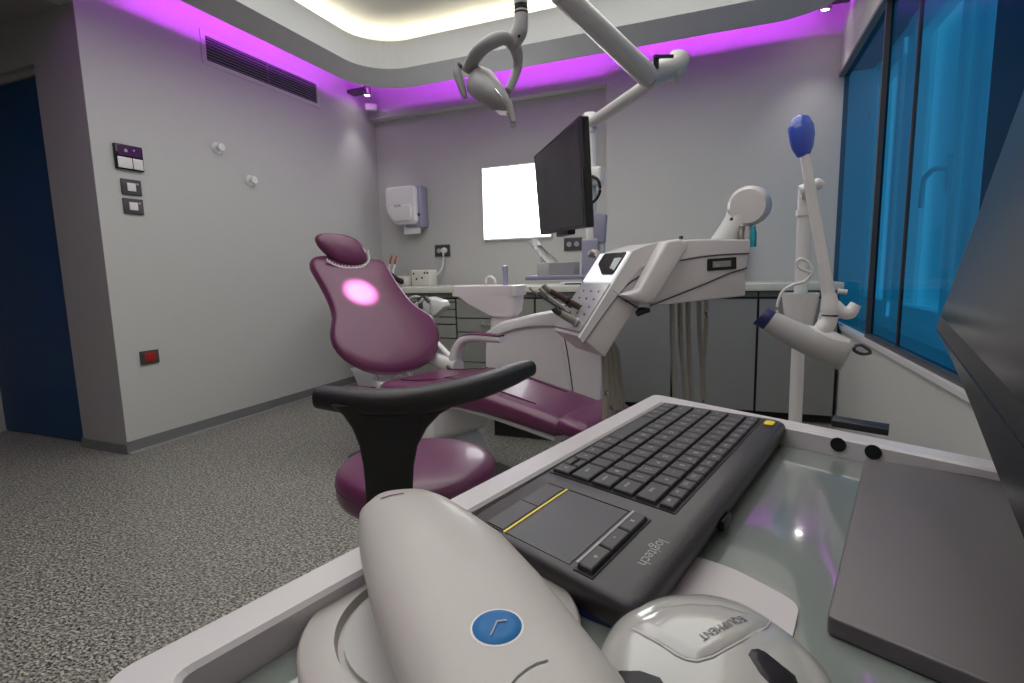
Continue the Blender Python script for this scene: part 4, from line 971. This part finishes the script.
def patch(tr, pix, lift, k=5, N_=None):
    """thin skin laid on a curved body inside an outline"""
    cx = sum(p[0] for p in pix) / len(pix); cy_ = sum(p[1] for p in pix) / len(pix)
    bm = bmesh.new(); rings = []
    for q in range(1, k + 1):
        r = []
        for x, y in pix:
            f_ = q / k; h = tr.ray_cast(CAM, ray(cx + (x - cx) * f_, cy_ + (y - cy_) * f_))
            if h[0] is None: h = (onZ(x, y, .9), V((0, 0, 1)))
            n = h[1] if h[1].dot(CAM - h[0]) > 0 else -h[1]
            r.append(bm.verts.new(h[0] + n * (lift if q < k else lift * .25)))
        rings.append(r)
    n = len(pix)
    bm.faces.new(rings[0])
    for a, b in zip(rings, rings[1:]):
        for j in range(n): bm.faces.new((a[j], a[(j + 1) % n], b[(j + 1) % n], b[j]))
    return bm
def ell(cx, cy_, rx, ry, rot, n=28):
    c_, s_ = math.cos(rot), math.sin(rot)
    return [(cx + rx * math.cos(2 * PI * j / n) * c_ - ry * math.sin(2 * PI * j / n) * s_, cy_ + rx * math.cos(2 * PI * j / n) * s_ + ry * math.sin(2 * PI * j / n) * c_) for j in range(n)]
tr = tree(podo)
obj('button_bezel', patch(tr, ell(497, 628, 27, 19, -.12), .0003), 'white', pod, smooth=True)
btn = obj('blue_button', patch(tr, ell(497, 628, 25, 17.3, -.12), .0012), 'bluebtn', pod, smooth=True)
def strip(tr, pts, w_, lift):
    bm = bmesh.new(); prev = None
    for i, (x, y) in enumerate(pts):
        a = pts[max(i - 1, 0)]; b = pts[min(i + 1, len(pts) - 1)]; dx, dy = b[0] - a[0], b[1] - a[1]; l_ = math.hypot(dx, dy)
        vs = []
        for s in (-1, 1):
            h = tr.ray_cast(CAM, ray(x - dy / l_ * w_ * s, y + dx / l_ * w_ * s))
            if h[0] is None: break
            n = h[1] if h[1].dot(CAM - h[0]) > 0 else -h[1]; vs.append(bm.verts.new(h[0] + n * lift))
        if len(vs) == 2 and prev: bm.faces.new((prev[0], prev[1], vs[1], vs[0]))
        prev = vs if len(vs) == 2 else None
    return bm
obj_flat('button_mark', strip(tree(btn), [(491, 636), (494, 629), (497, 622), (502, 621.5), (507, 621)], .8, .0004), 'logo', pod)
obj_flat('panel_seam', strip(tr, [(512, 684), (518, 677), (528, 669), (537, 664), (548, 661)], .9, .0003), 'darkgrey', pod)
obj_flat('top_print', strip(tr, [(381, 499), (388, 496.5), (396, 494.8), (404, 493.6)], .5, .0003), 'darkgrey', pod)
# cradle under it
cr = thing('charging_cradle', 'round white dish cradle on tray beneath the satin pod', 'cradle', onZ(440, 640, zg))
pc = (onZ(300, 650, .892) + onZ(575, 610, .892)) / 2; rc = (onZ(300, 650, .892) - onZ(575, 610, .892)).length / 2
pc.z = zg
obj('dish', lathe([(.001, .0), (rc * .98, .0), (rc, .003), (rc, .008), (rc * .97, .010), (rc * .76, .010), (rc * .74, .006), (.001, .006)], pc, (0, 0, 1), 64), 'matwhite', cr, smooth=True)
obj('dish_inner', lathe([(.001, .0062), (rc * .70, .0062), (rc * .70, .008), (.001, .008)], pc, (0, 0, 1), 48), 'grw', cr, smooth=True)
obj('pod_rest', prism(round_poly([V((p.x, p.y, zg + .006)) for p in (onZ(375, 560, .9), onZ(500, 560, .9), onZ(600, 700, .9), onZ(420, 720, .9))], .01), (0, 0, .008)), 'grw', cr)

# ================================================================== GLOSSY HANDPIECE DEVICE
zq = .897
dv = thing('glossy_device', 'glossy white rounded device with printed lid and black grips', 'dental device', onZ(710, 650, zg))
olp = [(598, 668), (604, 642), (622, 619), (650, 606), (680, 601.5), (712, 602), (745, 611), (775, 628), (805, 652), (835, 690), (830, 750), (760, 790), (670, 780), (610, 730)]
ol3 = smooth_poly([onZ(x, y, zq) for x, y in olp], 3)
dvo = obj('shell', cushion(ol3, Z, .007, .008, .022, .008), 'glosswhite', dv, smooth=True)
tr = tree(dvo)
lidp = [(634, 628), (640, 620), (660, 608), (690, 604.5), (720, 606), (748, 614), (768, 621), (764, 627), (740, 640), (712, 655), (696, 660), (684, 657), (660, 642)]
lo = obj('lid', patch(tr, lidp, .0012, 6), 'glosswhite', dv, smooth=True)
ltr = tree(lo)
obj_flat('lid_seam', strip(tr, [(633, 629), (645, 636), (660, 644), (676, 655), (686, 659.5), (697, 661.5), (713, 657), (741, 641.5), (766, 628), (770, 622)], 1.0, .0005), 'grw', dv)
obj('black_slot', patch(tr, [(748, 655), (751, 650), (758, 649), (765, 652), (795, 676), (800, 690), (775, 690), (760, 674)], .0008, 4), 'black', dv, smooth=True)
obj('black_grip', patch(tr, [(610, 675), (620, 671), (640, 671), (660, 678), (668, 690), (640, 700), (612, 690)], .0008, 4), 'black', dv, smooth=True)
# printed word, laid on the lid, reading toward the operator's seat
a, b = onZ(740, 614, zq + .016), onZ(697, 636, zq + .016); wx = (b - a); wd = wx.length; wx.normalize(); wy = Z.cross(wx)
cu_bm, fs = text_bm('EQUIPMENT', 1, (0, 0, 0), (1, 0, 0), (0, 1, 0))
xs = [v.co.x for v in cu_bm.verts]; W0 = max(xs)
for v in cu_bm.verts:
    p = a + wx * (v.co.x / W0 * wd) + wy * (v.co.y / W0 * wd * 1.05)
    h = ltr.ray_cast(p + Z * .05, -Z)
    v.co = (h[0] if h[0] else V((p.x, p.y, zq + .018))) + Z * .0003
obj_flat('lettering', cu_bm, 'darkgrey', dv)

# ================================================================== LIGHTS
def area(name, loc, rot, sx, sy, e, col=(1, 1, 1)):
    l = bpy.data.lights.new(name, 'AREA'); l.shape = 'RECTANGLE'; l.size = sx; l.size_y = sy; l.energy = e; l.color = col
    o = bpy.data.objects.new(name, l); C.objects.link(o); o.location = loc; o.rotation_euler = rot; return o
def spotl(name, loc, aim, e, ang_, blend, col=(1, 1, 1), size=.02):
    l = bpy.data.lights.new(name, 'SPOT'); l.energy = e; l.spot_size = math.radians(ang_); l.spot_blend = blend; l.color = col; l.shadow_soft_size = size
    o = bpy.data.objects.new(name, l); C.objects.link(o); o.location = loc
    o.rotation_euler = (V(aim) - V(loc)).to_track_quat('-Z', 'Y').to_euler(); return o
area('fill_light', (-1.1, -.75, 2.885), (0, 0, 0), 2.4, 1.8, 22, (1, 1, .97))  # added general fill behind the camera, no fixture of its own
area('fill_light_far', (-1.1, 1.95, 2.89), (0, 0, 0), 2.7, 3.2, 56, (1, 1, .965))  # second added fill under the recess, lifts the overall brightness
spotl('corner_spot_left', (-3.165, 4.33, 2.69), (-3.30, 4.33, .5), 10, 75, 1, (1, .96, .95))
spotl('corner_spot_right', (.53, 4.22, 2.67), (.45, 4.42, .5), 10, 80, 1, (1, .93, .96))
bs = B(-.065, .495, .05)
spotl('added_chair_spot', (-1.0, .9, 2.58), bs, 7500, 4.6, .8, (1, .90, 1))  # narrow beam added to make the bright pool on the backrest
w_ = bpy.data.worlds.new('world'); bpy.context.scene.world = w_; w_.use_nodes = True
w_.node_tree.nodes['Background'].inputs[0].default_value = (.6, .75, .85, 1); w_.node_tree.nodes['Background'].inputs[1].default_value = .3
sc = bpy.context.scene
sc.view_settings.view_transform = 'Standard'; sc.view_settings.look = 'None'; sc.view_settings.exposure = 0
sc.cycles.max_bounces = 8; sc.cycles.diffuse_bounces = 5; sc.cycles.transparent_max_bounces = 12
sc.cycles.sample_clamp_indirect = 4
sc.cycles.use_denoising = True
